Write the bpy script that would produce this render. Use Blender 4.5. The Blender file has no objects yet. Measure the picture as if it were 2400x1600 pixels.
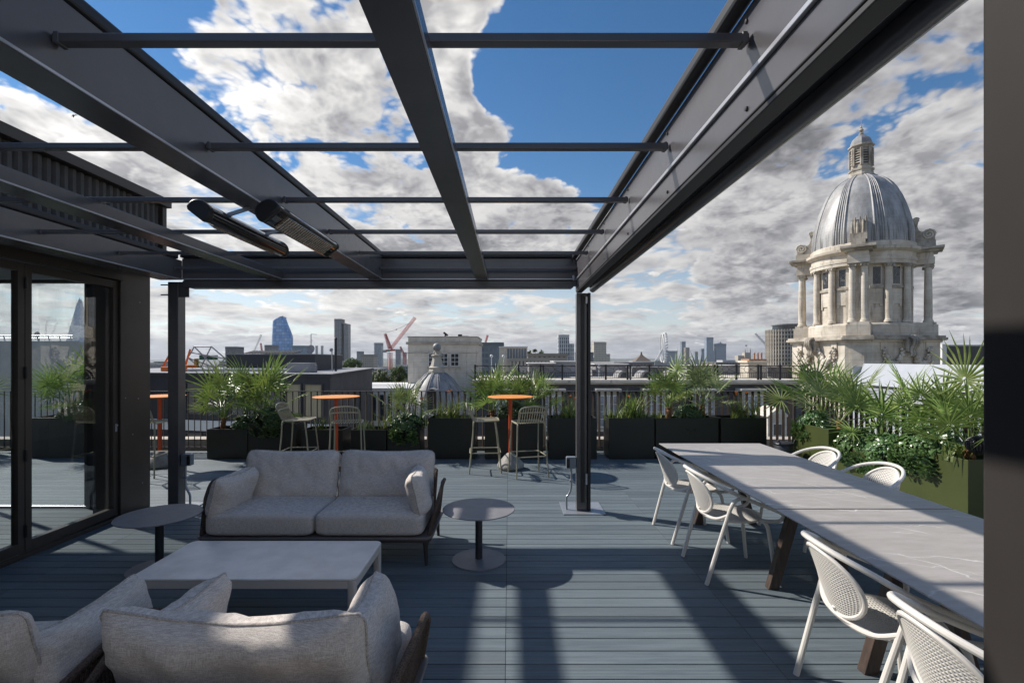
import bpy, math, random
from math import sin, cos, pi, radians, sqrt, atan2
from mathutils import Vector, Matrix, noise as mnoise
random.seed(7)
SC = bpy.context.scene
COL = SC.collection
# ---------------------------------------------------------------- camera
F_PX, CX, HY, EYE = 1150.0, 1193.0, 840.0, 1.68     # focal length, vanishing point, horizon (photo pixels), eye height
cam_data = bpy.data.cameras.new('camera')
cam_data.sensor_width = 36.0
cam_data.lens = F_PX / 2400.0 * 36.0
cam_data.shift_x = (1200 - CX) / 2400.0
cam_data.shift_y = (HY - 800) / 2400.0
cam_data.clip_start = 0.05
cam_data.clip_end = 60000
cam = bpy.data.objects.new('camera', cam_data)
cam.location = (0, 0, EYE)
cam.rotation_euler = (pi / 2, 0, 0)
COL.objects.link(cam)
SC.camera = cam
def P(px, py, Y):
    "photo pixel -> point at depth Y"
    return Vector(((px - CX) / F_PX * Y, Y, EYE + (HY - py) / F_PX * Y))
def PX(px, Y): return (px - CX) / F_PX * Y
def PZ(py, Y): return EYE + (HY - py) / F_PX * Y
# ---------------------------------------------------------------- light
SUN_TO = Vector((-1.06, 0.52, 1.0)).normalized()      # towards the sun
SUN_EL = math.asin(SUN_TO.z)
sun_data = bpy.data.lights.new('sun', 'SUN')
sun_data.energy = 2.95
sun_data.angle = radians(0.9)
sun_data.color = (1.0, 0.94, 0.86)
sun = bpy.data.objects.new('sun', sun_data)
sun.rotation_euler = SUN_TO.to_track_quat('Z', 'Y').to_euler()
sun.location = SUN_TO * 50
COL.objects.link(sun)
SC.view_settings.view_transform = 'Standard'
SC.view_settings.look = 'None'
SC.view_settings.exposure = 0.9
SC.view_settings.gamma = 1.0
SC.cycles.max_bounces = 6
SC.cycles.transparent_max_bounces = 24
SC.cycles.caustics_reflective = False
SC.cycles.caustics_refractive = False
SC.cycles.use_denoising = True
# ---------------------------------------------------------------- world: Nishita sky with cumulus
world = bpy.data.worlds.new('World')
SC.world = world
world.use_nodes = True
WN, WL = world.node_tree.nodes, world.node_tree.links
WN.clear()
def dirpx(px, py):
    return Vector(((px - CX) / F_PX, 1.0, (HY - py) / F_PX)).normalized()
class NG:
    "tiny node-building helper"
    def __init__(s, tree): s.t = tree
    def n(s, typ, **kw):
        nd = s.t.nodes.new(typ)
        for k, v in kw.items(): setattr(nd, k, v)
        return nd
    def put(s, sock, v):
        if hasattr(v, 'is_output'): s.t.links.new(v, sock)
        else: sock.default_value = v
    def m(s, op, a, b=None, c=None, clamp=False):
        nd = s.n('ShaderNodeMath', operation=op, use_clamp=clamp)
        s.put(nd.inputs[0], a)
        if b is not None: s.put(nd.inputs[1], b)
        if c is not None: s.put(nd.inputs[2], c)
        return nd.outputs[0]
    def v(s, op, a, b=None, out=0):
        nd = s.n('ShaderNodeVectorMath', operation=op)
        s.put(nd.inputs[0], a)
        if b is not None:
            if op == 'SCALE': s.put(nd.inputs['Scale'], b)
            else: s.put(nd.inputs[1], b)
        return nd.outputs['Value'] if op in ('DISTANCE', 'LENGTH', 'DOT_PRODUCT') else nd.outputs[0]
    def rng(s, x, a, b, c, d, smooth=True):
        nd = s.n('ShaderNodeMapRange', interpolation_type='SMOOTHSTEP' if smooth else 'LINEAR')
        s.put(nd.inputs[0], x)
        for i, q in enumerate((a, b, c, d)): s.put(nd.inputs[1 + i], q)
        return nd.outputs[0]
    def noise(s, vec, scale, detail=6, rough=.55, dist=0.0):
        nd = s.n('ShaderNodeTexNoise')
        s.put(nd.inputs['Vector'], vec); s.put(nd.inputs['Scale'], scale)
        s.put(nd.inputs['Detail'], detail); s.put(nd.inputs['Roughness'], rough); s.put(nd.inputs['Distortion'], dist)
        return nd.outputs[0]
    def mix(s, f, a, b):
        nd = s.n('ShaderNodeMix', data_type='RGBA')
        s.put(nd.inputs[0], f); s.put(nd.inputs[6], a); s.put(nd.inputs[7], b)
        return nd.outputs[2]
# cloud banks (+) and clear gaps (-): direction (as a photo pixel), angular radius, weight, vertical stretch
BANKS = [(620, -40, .34, .75, 1.3), (760, 330, .27, 1.15, 1.0), (700, 440, .26, .7, 1.3), (1100, 460, .21, 1.1, 1.1), (540, 200, .10, .5, 1.0),
         (70, 310, .25, 1.0, 1.3), (330, 470, .27, 1.0, 1.5), (1070, 20, .12, .7, 1.0), (1050, 150, .08, .55, .8), (1490, -20, .12, .8, 1.4),
         (1335, 480, .10, .8, 1.2), (1300, 550, .2, .6, 1.6), (1840, 440, .28, 1.1, 1.0), (2060, 430, .28, .85, 1.1), (1890, 270, .13, .6, 1.0),
         (2250, 440, .3, .75, 1.2), (2230, 130, .10, .5, 1.0), (2310, 250, .10, .55, 1.0), (1200, 150, .05, .4, 1.0), (1150, 285, .07, .4, 2.2),
         (1440, 180, .25, -1.5, 1.0), (1640, 330, .17, -1.0, 1.0), (310, 170, .18, -1.1, 1.1), (2130, 240, .10, -.7, 2.0), (1620, 60, .14, -.8, 1.0), (930, 150, .08, -.6, 1.2)]
def wsky():
    w = NG(world.node_tree)
    d = w.n('ShaderNodeTexCoord').outputs['Generated']
    sep = w.n('ShaderNodeSeparateXYZ'); WL.new(d, sep.inputs[0])
    z = w.m('MAXIMUM', sep.outputs[2], 0.0)
    q = w.v('SCALE', d, w.m('DIVIDE', 1.0, w.m('ADD', z, 0.30)))          # mild flattening towards the horizon
    deck_ = w.v('MULTIPLY', w.v('SCALE', d, w.m('DIVIDE', 1.0, w.m('ADD', z, 0.15))), (1, 1, 2.2))  # flat cloud deck far away
    warp = w.n('ShaderNodeTexNoise'); WL.new(q, warp.inputs['Vector']); warp.inputs['Scale'].default_value = 3.0; warp.inputs['Detail'].default_value = 3.0
    wv = w.v('SUBTRACT', warp.outputs['Color'], (.5, .5, .5))
    dw = w.v('ADD', d, w.v('SCALE', wv, .10))
    total = None
    for (px, py, r, wt, zs) in BANKS:
        c = dirpx(px, py)
        k = Vector((1, 1, zs)) / (r * 1.12)
        u = w.v('MULTIPLY', w.v('SUBTRACT', dw, tuple(c)), tuple(k))
        b = w.m('MAXIMUM', w.m('SUBTRACT', 1.0, w.v('DOT_PRODUCT', u, u)), 0.0)
        total = w.m('MULTIPLY', b, wt) if total is None else w.m('MULTIPLY_ADD', b, wt, total)
    total = w.m('MINIMUM', total, 0.9)
    hi = w.rng(z, .16, .30, 0.0, 1.0)
    # near cumulus: billowed outline, smooth grey body, white sunward rims
    def vor(vec, sc, det):
        vo = w.n('ShaderNodeTexVoronoi', feature='F1'); w.put(vo.inputs['Vector'], vec)
        vo.inputs['Scale'].default_value = sc; vo.inputs['Detail'].default_value = det; vo.inputs['Roughness'].default_value = .6; vo.inputs['Lacunarity'].default_value = 2.3
        return w.m('SUBTRACT', .45, vo.outputs['Distance'])
    qv = w.v('ADD', q, w.v('SCALE', wv, .16))
    big = w.m('MULTIPLY', w.m('SUBTRACT', w.noise(q, 2.5, 4, .52), .5), 1.3)
    b0 = vor(qv, 5.0, 3.0); b1 = vor(w.v('ADD', qv, (-.035, .015, .055)), 5.0, 3.0)
    fine = w.m('SUBTRACT', w.noise(q, 13.0, 6, .62), .5)
    body = w.m('MULTIPLY_ADD', total, .70, w.m('ADD', big, w.m('ADD', w.rng(z, .10, .45, .10, 0.03), w.rng(z, .52, .78, 0.0, .34))))  # extra overhead cloud added for more skylight on the shaded seating
    c0 = w.m('MULTIPLY_ADD', fine, .22, w.m('MULTIPLY_ADD', b0, .46, body))
    ca = w.rng(c0, .13, .30, 0.0, 1.0)
    edge = w.m('MULTIPLY_ADD', w.m('SUBTRACT', b0, b1), 1.5, .5, clamp=True)
    up1 = w.m('MULTIPLY', w.m('SUBTRACT', w.noise(w.v('ADD', q, (-.05, .02, .09)), 2.5, 4, .52), .5), 1.3)
    side = w.m('MULTIPLY_ADD', w.m('SUBTRACT', big, up1), 2.4, .42, clamp=True)
    rim = w.rng(w.m('MULTIPLY_ADD', b0, .34, body), .08, .50, 1.0, 0.0)
    lit = w.m('MULTIPLY_ADD', rim, .50, w.m('MULTIPLY', w.m('MULTIPLY_ADD', edge, .55, w.m('MULTIPLY', side, .55)), .58))
    cl = w.m('MULTIPLY_ADD', lit, 1.08, .15)
    # far cloud deck, rows of small cumulus
    def rows(vec):
        return w.m('MULTIPLY_ADD', vor(w.v('ADD', vec, w.v('SCALE', wv, .5)), 2.6, 2.0), .40, w.m('SUBTRACT', w.noise(vec, 1.3, 5, .56), .5))
    f0 = rows(deck_); f1 = rows(w.v('ADD', deck_, (-.06, .02, .16)))
    fd = w.m('ADD', w.m('ADD', f0, w.rng(z, .22, .48, .38, -.4)), w.rng(z, .0, .06, .3, 0.0))
    fa = w.rng(fd, .0, .17, 0.0, 1.0)
    fe = w.m('MULTIPLY_ADD', w.m('SUBTRACT', f0, f1), 1.5, .42, clamp=True)
    fl = w.m('MULTIPLY_ADD', w.rng(fd, .08, .62, .80, .32), w.m('MULTIPLY_ADD', fe, .95, .30), .15)
    # near clouds cover the deck
    alpha = w.m('SUBTRACT', 1.0, w.m('MULTIPLY', w.m('SUBTRACT', 1.0, ca), w.m('SUBTRACT', 1.0, fa)))
    lum = w.m('MULTIPLY_ADD', ca, w.m('SUBTRACT', cl, fl), fl)
    phase = w.m('POWER', w.m('MAXIMUM', w.v('DOT_PRODUCT', d, tuple(SUN_TO)), 0.0), 3.0)       # droplets scatter sunlight forwards; glow added to lift light in the shade
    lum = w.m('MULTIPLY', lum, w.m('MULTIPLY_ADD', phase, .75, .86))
    tint = w.mix(w.rng(lum, .3, .8, 0, 1), (.97, .95, .97, 1), (1.0, .975, .94, 1))
    return w, alpha, w.v('SCALE', tint, w.m('MULTIPLY', lum, 5.9))
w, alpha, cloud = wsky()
sky = w.n('ShaderNodeTexSky', sky_type='NISHITA')
sky.sun_disc = False
sky.sun_elevation = SUN_EL
sky.sun_rotation = atan2(SUN_TO.x, SUN_TO.y)
sky.altitude = 60; sky.air_density = 1.0; sky.dust_density = 0.0; sky.ozone_density = 1.8
hsv = w.n('ShaderNodeHueSaturation'); WL.new(sky.outputs[0], hsv.inputs['Color']); seph = w.n('ShaderNodeSeparateXYZ'); WL.new(w.n('ShaderNodeTexCoord').outputs['Generated'], seph.inputs[0])
WL.new(w.rng(seph.outputs[2], .02, .34, .55, 1.28), hsv.inputs['Saturation']); hsv.inputs['Value'].default_value = .60
world.cycles.sampling_method = 'MANUAL'
world.cycles.sample_map_resolution = 256
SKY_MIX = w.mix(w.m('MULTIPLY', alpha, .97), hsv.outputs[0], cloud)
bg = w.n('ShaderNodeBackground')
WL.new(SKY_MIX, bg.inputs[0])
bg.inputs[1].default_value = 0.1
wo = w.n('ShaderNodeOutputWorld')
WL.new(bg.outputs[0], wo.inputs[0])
# ---------------------------------------------------------------- mesh helpers
class MB:
    def __init__(s): s.v, s.f = [], []
    def add(s, vs, fs):
        o = len(s.v)
        s.v.extend(tuple(q) for q in vs)
        s.f.extend(tuple(i + o for i in f) for f in fs)
        return s
    def box(s, x0, x1, y0, y1, z0, z1):
        return s.add([(x0, y0, z0), (x1, y0, z0), (x1, y1, z0), (x0, y1, z0), (x0, y0, z1), (x1, y0, z1), (x1, y1, z1), (x0, y1, z1)],
                     [(0, 3, 2, 1), (4, 5, 6, 7), (0, 1, 5, 4), (1, 2, 6, 5), (2, 3, 7, 6), (3, 0, 4, 7)])
    def bar(s, p, q, wd, ht, up=(0, 0, 1)):
        p, q = Vector(p), Vector(q)
        d = (q - p).normalized(); u = Vector(up)
        r = d.cross(u)
        if r.length < 1e-5: r = d.cross(Vector((1, 0, 0)))
        r.normalize(); u = r.cross(d).normalized()
        a, b = r * wd / 2, u * ht / 2
        vs = [p - a - b, p + a - b, p + a + b, p - a + b, q - a - b, q + a - b, q + a + b, q - a + b]
        return s.add(vs, [(0, 1, 2, 3), (7, 6, 5, 4), (0, 4, 5, 1), (1, 5, 6, 2), (2, 6, 7, 3), (3, 7, 4, 0)])
    def tube(s, pts, r, n=8, closed=False, caps=True):
        pts = [Vector(p) for p in pts]
        m = len(pts)
        rs = r if isinstance(r, (list, tuple)) else [r] * m
        tang = []
        for i in range(m):
            a = pts[(i - 1) % m] if (closed or i > 0) else pts[i]
            b = pts[(i + 1) % m] if (closed or i < m - 1) else pts[i]
            t = (b - a)
            tang.append(t.normalized() if t.length > 1e-9 else Vector((0, 0, 1)))
        up = Vector((0, 0, 1)) if abs(tang[0].z) < .9 else Vector((1, 0, 0))
        nrm = (up - tang[0] * up.dot(tang[0])).normalized()
        vs = []
        for i in range(m):
            t = tang[i]
            nrm = nrm - t * nrm.dot(t)
            nrm.normalize()
            b = t.cross(nrm)
            for k in range(n):
                a = 2 * pi * k / n
                vs.append(pts[i] + (nrm * cos(a) + b * sin(a)) * rs[i])
        fs = []
        for i in range(m if closed else m - 1):
            j = (i + 1) % m
            for k in range(n):
                k2 = (k + 1) % n
                fs.append((i * n + k, i * n + k2, j * n + k2, j * n + k))
        if caps and not closed:
            fs.append(tuple(range(n))[::-1]); fs.append(tuple((m - 1) * n + k for k in range(n)))
        return s.add(vs, fs)
    def lathe(s, prof, n=24, c=(0, 0, 0), a0=0.0, a1=2 * pi, caps=True):
        full = abs(a1 - a0 - 2 * pi) < 1e-6
        cols = n if full else n + 1
        vs = []
        for i in range(cols):
            a = a0 + (a1 - a0) * i / n
            for (r, z) in prof: vs.append((c[0] + r * cos(a), c[1] + r * sin(a), c[2] + z))
        k = len(prof); fs = []
        for i in range(n):
            j = (i + 1) % cols
            for q in range(k - 1): fs.append((i * k + q, j * k + q, j * k + q + 1, i * k + q + 1))
        if caps and full:
            if prof[0][0] > 1e-4: fs.append(tuple(i * k for i in range(n))[::-1])
            if prof[-1][0] > 1e-4: fs.append(tuple(i * k + k - 1 for i in range(n)))
        return s.add(vs, fs)
    def extrude(s, poly, o, ux, uy, uz):
        "2-D outline poly placed with axes ux, uy at o and thickened along uz"
        o, ux, uy, uz = Vector(o), Vector(ux), Vector(uy), Vector(uz)
        n = len(poly)
        a = [o + ux * p[0] + uy * p[1] for p in poly]
        vs = a + [p + uz for p in a]
        fs = [tuple(range(n))[::-1], tuple(range(n, 2 * n))]
        fs += [(i, (i + 1) % n, n + (i + 1) % n, n + i) for i in range(n)]
        return s.add(vs, fs)
    def grid(s, fn, nu, nv, cu=False, cv=False):
        vs = [fn(i / (nu if cu else nu - 1), j / (nv if cv else nv - 1)) for i in range(nu) for j in range(nv)]
        fs = []
        for i in range(nu if cu else nu - 1):
            for j in range(nv if cv else nv - 1):
                i2, j2 = (i + 1) % nu, (j + 1) % nv
                fs.append((i * nv + j, i2 * nv + j, i2 * nv + j2, i * nv + j2))
        return s.add(vs, fs)
    def ball(s, c, r, n=8, m=6, sq=(1, 1, 1)):
        prof = [(r * sin(pi * i / m) * 1.0, -r * cos(pi * i / m)) for i in range(m + 1)]
        prof[0] = (0.0005, -r); prof[-1] = (0.0005, r)
        o = len(s.v)
        s.lathe(prof, n, (0, 0, 0))
        for i in range(o, len(s.v)):
            x, y, z = s.v[i]
            s.v[i] = (c[0] + x * sq[0], c[1] + y * sq[1], c[2] + z * sq[2])
        return s
    def xf(s, mat):
        s.v = [tuple(mat @ Vector(q)) for q in s.v]; return s
    def join(s, o): return s.add(o.v, o.f)
    def mesh(s, name, mat, smooth=35):
        me = bpy.data.meshes.new(name)
        me.from_pydata(s.v, [], s.f)
        me.materials.append(mat)
        if smooth:
            me.shade_smooth(); me.set_sharp_from_angle(angle=radians(smooth))
        me.update()
        return me
    def build(s, name, mat, parent=None, smooth=35, bevel=0, seg=2, solid=0):
        return link(name, s.mesh(name, mat, smooth), parent, bevel, seg, solid)
def link(name, me, parent=None, bevel=0, seg=2, solid=0):
    o = bpy.data.objects.new(name, me)
    COL.objects.link(o)
    if parent is not None:
        o.parent = parent
        if parent.type == 'EMPTY': o.matrix_parent_inverse = Matrix.Translation(-parent.location)
    if solid:
        md = o.modifiers.new('solid', 'SOLIDIFY'); md.thickness = solid; md.offset = 0
    if bevel:
        md = o.modifiers.new('bevel', 'BEVEL'); md.width = bevel; md.segments = seg; md.limit_method = 'ANGLE'; md.angle_limit = radians(40)
        md.harden_normals = False
    return o
def tag(o, label=None, cat=None, group=None, kind=None):
    if label: o['label'] = label
    if cat: o['category'] = cat
    if group: o['group'] = group
    if kind: o['kind'] = kind
    return o
def thing(name, label, cat, loc=(0, 0, 0), group=None):
    o = bpy.data.objects.new(name, None)
    o.empty_display_size = .2
    COL.objects.link(o)
    o.location = loc
    return tag(o, label, cat, group)
def copy_tree(o, parent=None):
    c = o.copy(); COL.objects.link(c)
    if parent is not None:
        c.parent = parent
    for ch in list(o.children): copy_tree(ch, c)
    return c
def place(o, loc, rz=0.0, label=None, group=None, sc=None):
    o.location = loc; o.rotation_euler = (0, 0, rz)
    if sc: o.scale = (sc, sc, sc) if isinstance(sc, (int, float)) else sc
    if label: o['label'] = label
    if group: o['group'] = group
    return o
def smooth_path(pts, n=6, closed=False):
    "Catmull-Rom through pts"
    pts = [Vector(p) for p in pts]; m = len(pts); out = []
    for i in range(m if closed else m - 1):
        p0 = pts[(i - 1) % m] if (closed or i > 0) else pts[i]
        p1 = pts[i]; p2 = pts[(i + 1) % m]
        p3 = pts[(i + 2) % m] if (closed or i + 2 < m) else p2
        for k in range(n):
            t = k / n
            out.append(.5 * ((2 * p1) + (p2 - p0) * t + (2 * p0 - 5 * p1 + 4 * p2 - p3) * t * t + (3 * p1 - p0 - 3 * p2 + p3) * t ** 3))
    if not closed: out.append(pts[-1])
    return out
def rrect(w, h, r, n=5):
    "rounded rectangle outline centred on 0"
    out = []
    for cx_, cy_, a in ((w / 2 - r, h / 2 - r, 0), (-w / 2 + r, h / 2 - r, 90), (-w / 2 + r, -h / 2 + r, 180), (w / 2 - r, -h / 2 + r, 270)):
        for k in range(n + 1):
            t = radians(a + 90 * k / n); out.append((cx_ + r * cos(t), cy_ + r * sin(t)))
    return out
# ---------------------------------------------------------------- materials
def mat(name, col, rough=.5, metal=0.0, var=0.0, vscale=4.0, bump=0.0, bscale=60.0, stretch=(1, 1, 1), spec=.5, col2=None, coat=0.0, obvar=0.0):
    m = bpy.data.materials.new(name); m.use_nodes = True
    g = NG(m.node_tree)
    bs = m.node_tree.nodes['Principled BSDF']
    bs.inputs['Roughness'].default_value = rough
    bs.inputs['Metallic'].default_value = metal
    bs.inputs['Specular IOR Level'].default_value = spec
    bs.inputs['Coat Weight'].default_value = coat
    c = (*col, 1)
    bs.inputs['Base Color'].default_value = c
    vec = None
    if var or bump or col2:
        tc = g.n('ShaderNodeTexCoord')
        vec = g.v('MULTIPLY', tc.outputs['Object'], tuple(stretch))
    colsock = None
    if var or col2:
        nz = g.noise(vec, vscale, 6, .6)
        b = (*(col2 if col2 else tuple(min(1, q * (1 + var)) for q in col)), 1)
        a = c if col2 else (*(q * (1 - var) for q in col), 1)
        colsock = g.mix(g.rng(nz, .32, .68, 0, 1), a, b)
    if obvar:
        oi = g.n('ShaderNodeObjectInfo')
        hs = g.n('ShaderNodeHueSaturation')
        g.put(hs.inputs['Value'], g.m('MULTIPLY_ADD', oi.outputs['Random'], 2 * obvar, 1 - obvar))
        g.put(hs.inputs['Color'], colsock if colsock else c)
        colsock = hs.outputs[0]
    if colsock: g.put(bs.inputs['Base Color'], colsock)
    if bump:
        nb = g.noise(vec, bscale, 4, .6)
        bp = g.n('ShaderNodeBump'); bp.inputs['Strength'].default_value = bump; bp.inputs['Distance'].default_value = .01
        g.put(bp.inputs['Height'], nb); g.put(bs.inputs['Normal'], bp.outputs[0])
    return m
def glass_mat(name, tint=(1, 1, 1), refl=.09, ior=1.5, boost=1.0):
    m = bpy.data.materials.new(name); m.use_nodes = True
    t = m.node_tree; t.nodes.clear(); g = NG(t)
    fr = g.n('ShaderNodeFresnel')
    gm = g.n('ShaderNodeNewGeometry')
    g.put(fr.inputs[0], g.m('MULTIPLY_ADD', gm.outputs['Backfacing'], 1 / ior - ior, ior))      # thin sheet: same reflection from both sides
    tr = g.n('ShaderNodeBsdfTransparent'); tr.inputs[0].default_value = (*tint, 1)
    gl = g.n('ShaderNodeBsdfGlossy'); gl.inputs['Roughness'].default_value = 0.0; gl.inputs[0].default_value = (.95, .97, 1, 1)
    mx = g.n('ShaderNodeMixShader'); g.put(mx.inputs[0], g.m('MULTIPLY_ADD', fr.outputs[0], boost, refl - .04, clamp=True))
    t.links.new(tr.outputs[0], mx.inputs[1]); t.links.new(gl.outputs[0], mx.inputs[2])
    o = g.n('ShaderNodeOutputMaterial'); t.links.new(mx.outputs[0], o.inputs[0])
    return m
def window_mat(name, col=(.03, .04, .05), rough=.08):
    return mat(name, col, rough, 0, var=.4, vscale=.6, spec=.8)
def facade_mat(name, wall, win, bx, bz, fx=.6, fz=.55, rough=.5, axis='xy', metal=0.0, off=(0, 0), win_rough=.15, win2=None, spec=.5):
    "far-away facade: regular windows too small to pick apart"
    m = mat(name, wall, rough, metal)
    g = NG(m.node_tree); bs = m.node_tree.nodes['Principled BSDF']
    tc = g.n('ShaderNodeTexCoord'); sp = g.n('ShaderNodeSeparateXYZ'); g.put(sp.inputs[0], tc.outputs['Object'])
    h = g.m('ADD', sp.outputs[0], sp.outputs[1]) if axis == 'xy' else sp.outputs['xyz'.index(axis)]
    cu = g.m('ADD', g.m('DIVIDE', h, bx), off[0]); cv_ = g.m('ADD', g.m('DIVIDE', sp.outputs[2], bz), off[1])
    def cell(q, f): return g.m('LESS_THAN', g.m('FRACT', g.m('ADD', q, 1000.0)), f)
    geo_ = g.n('ShaderNodeNewGeometry'); sn = g.n('ShaderNodeSeparateXYZ'); g.put(sn.inputs[0], geo_.outputs['Normal'])
    side = g.m('LESS_THAN', g.m('ABSOLUTE', sn.outputs[2]), .7)
    mask = g.m('MULTIPLY', g.m('MULTIPLY', cell(cu, fx), cell(cv_, fz)), side)
    wn = g.n('ShaderNodeTexWhiteNoise', noise_dimensions='2D')
    cb = g.n('ShaderNodeCombineXYZ'); g.put(cb.inputs[0], g.m('FLOOR', cu)); g.put(cb.inputs[1], g.m('FLOOR', cv_)); g.put(wn.inputs[0], cb.outputs[0])
    w2 = win2 if win2 else tuple(q * 1.9 + .02 for q in win)
    wc = g.mix(wn.outputs[0], (*win, 1), (*w2, 1))
    nz = g.noise(tc.outputs['Object'], .12, 4, .6)
    wl = g.mix(nz, (*(q * .82 for q in wall), 1), (*(min(1, q * 1.15) for q in wall), 1))
    g.put(bs.inputs['Base Color'], g.mix(mask, wl, wc))
    g.put(bs.inputs['Roughness'], g.m('MULTIPLY_ADD', mask, win_rough - rough, rough))
    return m
PI = pi
# ---------------------------------------------------------------- palette
def deck_mat():
    m = mat('deck_composite', (.15, .195, .225), .62, 0, spec=.35)
    g = NG(m.node_tree); bs = m.node_tree.nodes['Principled BSDF']
    tc = g.n('ShaderNodeTexCoord'); ob = tc.outputs['Object']
    oi = g.n('ShaderNodeObjectInfo')
    vec = g.v('ADD', g.v('MULTIPLY', ob, (1.0, 14.0, 1.0)), g.v('SCALE', (17.0, 31.0, 5.0), oi.outputs['Random']))
    nz = g.noise(vec, 2.2, 6, .65)
    big = g.noise(g.v('ADD', g.v('MULTIPLY', ob, (.8, 3, 1)), g.v('SCALE', (9.0, 3.0, 5.0), oi.outputs['Random'])), 1.1, 4, .6)
    c = g.mix(g.rng(nz, .3, .7, 0, 1), (.118, .15, .172, 1), (.18, .222, .248, 1))
    c = g.mix(g.rng(big, .35, .75, 0, .55), c, (.21, .245, .26, 1))
    hs = g.n('ShaderNodeHueSaturation'); g.put(hs.inputs['Color'], c)
    g.put(hs.inputs['Value'], g.m('MULTIPLY_ADD', oi.outputs['Random'], .36, .82))
    sp = g.n('ShaderNodeSeparateXYZ'); g.put(sp.inputs[0], ob)
    gr = g.m('SINE', g.m('MULTIPLY', sp.outputs[1], 2 * pi / .0122))
    groove = g.rng(gr, -.95, -.1, 0, 1)
    c2 = g.mix(groove, (.07, .09, .105, 1), hs.outputs[0])
    g.put(bs.inputs['Base Color'], c2)
    bp = g.n('ShaderNodeBump'); bp.inputs['Strength'].default_value = .55; bp.inputs['Distance'].default_value = .0025
    g.put(bp.inputs['Height'], g.m('ADD', groove, g.m('MULTIPLY', nz, .3))); g.put(bs.inputs['Normal'], bp.outputs[0])
    return m
M_DECK = deck_mat()
M_UNDER = mat('deck_void', (.006, .007, .008), .95, spec=.1)
M_ALU = mat('anthracite_powder_coat', (.095, .09, .094), .26, 0, var=.10, vscale=2.5, bump=.03, bscale=900, spec=.75)
M_ALU_L = mat('satin_aluminium_edge', (.55, .55, .57), .3, .6)
M_BLACK = mat('black_rubber_track', (.012, .012, .014), .45)
M_GLOSS = mat('gloss_black_enamel', (.012, .013, .017), .12, 0, coat=.4)
M_GRILL = mat('heater_grill_steel', (.5, .48, .44), .25, .9, var=.3, vscale=30)
M_COPPER = mat('heater_reflector', (.55, .40, .30), .25, .7, var=.4, vscale=20)
M_BROWN = mat('bronze_cladding', (.062, .05, .042), .42, .1, var=.16, vscale=1.6, bump=.03, bscale=500)
M_CORR = mat('perforated_bronze_sheet', (.085, .078, .072), .5, .2, var=.12, vscale=12, bump=.5, bscale=420)
M_GLASS = glass_mat('door_glass', (.93, .95, .955), refl=.06, boost=.9)
M_SOFFIT = mat('soffit_panel', (.32, .34, .35), .6)
M_PLASTIC = mat('grey_plastic_box', (.19, .22, .25), .4)
M_CONDUIT = mat('galvanised_conduit', (.38, .40, .43), .38, .5, var=.1)
# ---------------------------------------------------------------- terrace deck
DY, DX0, DX1, DY1 = .125, -11.5, 5.45, 8.95
deck = MB().box(DX0, DX1, -2.2, DY1, -.30, -.026).build('terrace_deck', M_UNDER)
tag(deck, 'blue-grey grooved composite deck boards across the roof terrace', kind='structure')
BREAKS = [DX0, -7.2, -3.62, -.02, 1.463, 3.4, DX1]
bmeshes = {}
def board_mesh(L):
    k = round(L, 3)
    if k not in bmeshes:
        a = DY / 2 - .0042
        e, b = .003, .0018
        mb = MB()
        prof = [(-a, -.022), (-a, -b), (-a + e, 0), (a - e, 0), (a, -b), (a, -.022)]
        vs = [(x, y, z) for x in (.0015, L - .0015) for (y, z) in prof]
        n = len(prof)
        fs = [(i, i + n, i + 1 + n, i + 1) for i in range(n - 1)] + [tuple(range(n)), tuple(range(n, 2 * n))[::-1]]
        mb.add(vs, fs)
        bmeshes[k] = mb.mesh('board', M_DECK, 0)
    return bmeshes[k]
rows = int((DY1 - 2.45) / DY)
rest = MB(); count = 0
for i in range(-36, rows + 1):
    y = 2.512 + DY * i
    if y > DY1 - .04: continue
    for j in range(len(BREAKS) - 1):
        x0, x1 = BREAKS[j], BREAKS[j + 1]
        seen = y > 2.4 and abs((x0 if x0 > 0 else min(0, x1))) < 1.1 * y
        if seen and count < 300:
            o = link('deck_board', board_mesh(x1 - x0), deck); o.location = (x0, y, 0); count += 1
        else:
            rest.box(x0 + .0015, x1 - .0015, y - DY / 2 + .0042, y + DY / 2 - .0042, -.022, -.0005)
tag(rest.build('deck_board_field', M_DECK, deck, 0), kind='stuff')
# ---------------------------------------------------------------- pergola
ZB, ZT = 2.545, 2.76           # beam underside / top
YF = 5.40                      # inner face of the far beam
YN = -2.0
perg = thing('pergola', 'anthracite aluminium pergola with open roof frame over the seating', 'pergola', (.8, 5.45, 0))
def pb(name, x0, x1, y0, y1, z0, z1, m=M_ALU, bev=.004, par=None):
    return MB().box(x0, x1, y0, y1, z0, z1).build(name, m, par or perg, 0, bevel=bev)
# side beam on the right, with screen cassette below
rb = pb('side_beam', .735, .80, YN, YF + .02, 2.42, ZT)
pb('beam_ledge', .722, .735, YN, YF, 2.530, 2.546, M_ALU_L, .002, rb)
pb('panel_joint', .7335, .7352, YN, YF, 2.552, 2.555, M_BLACK, 0, rb)
for k in range(7):
    for zz in (2.45, 2.72): MB().lathe([(.0005, .006), (.007, .005), (.008, 0)], 8).xf(Matrix.Translation((.7345, 5.36 - .757 * k - .06, zz)) @ Matrix.Rotation(-pi / 2, 4, 'Y')).build('bolt', M_BLACK, rb)
pb('canopy_track', .688, .742, YN, YF, ZT + .003, ZT + .055, M_BLACK, .012)
pb('screen_cassette', .803, .935, YN, YF + .1, 2.475, 2.70, M_ALU, .01)
c_ = MB().tube([(.935, YN, 2.455), (.935, YF + .08, 2.455)], .038, 14).build('screen_roller', M_ALU, perg)
pb('screen_guide', .738, .80, YN, YF, 2.40, 2.417, M_BLACK, .003)
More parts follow.
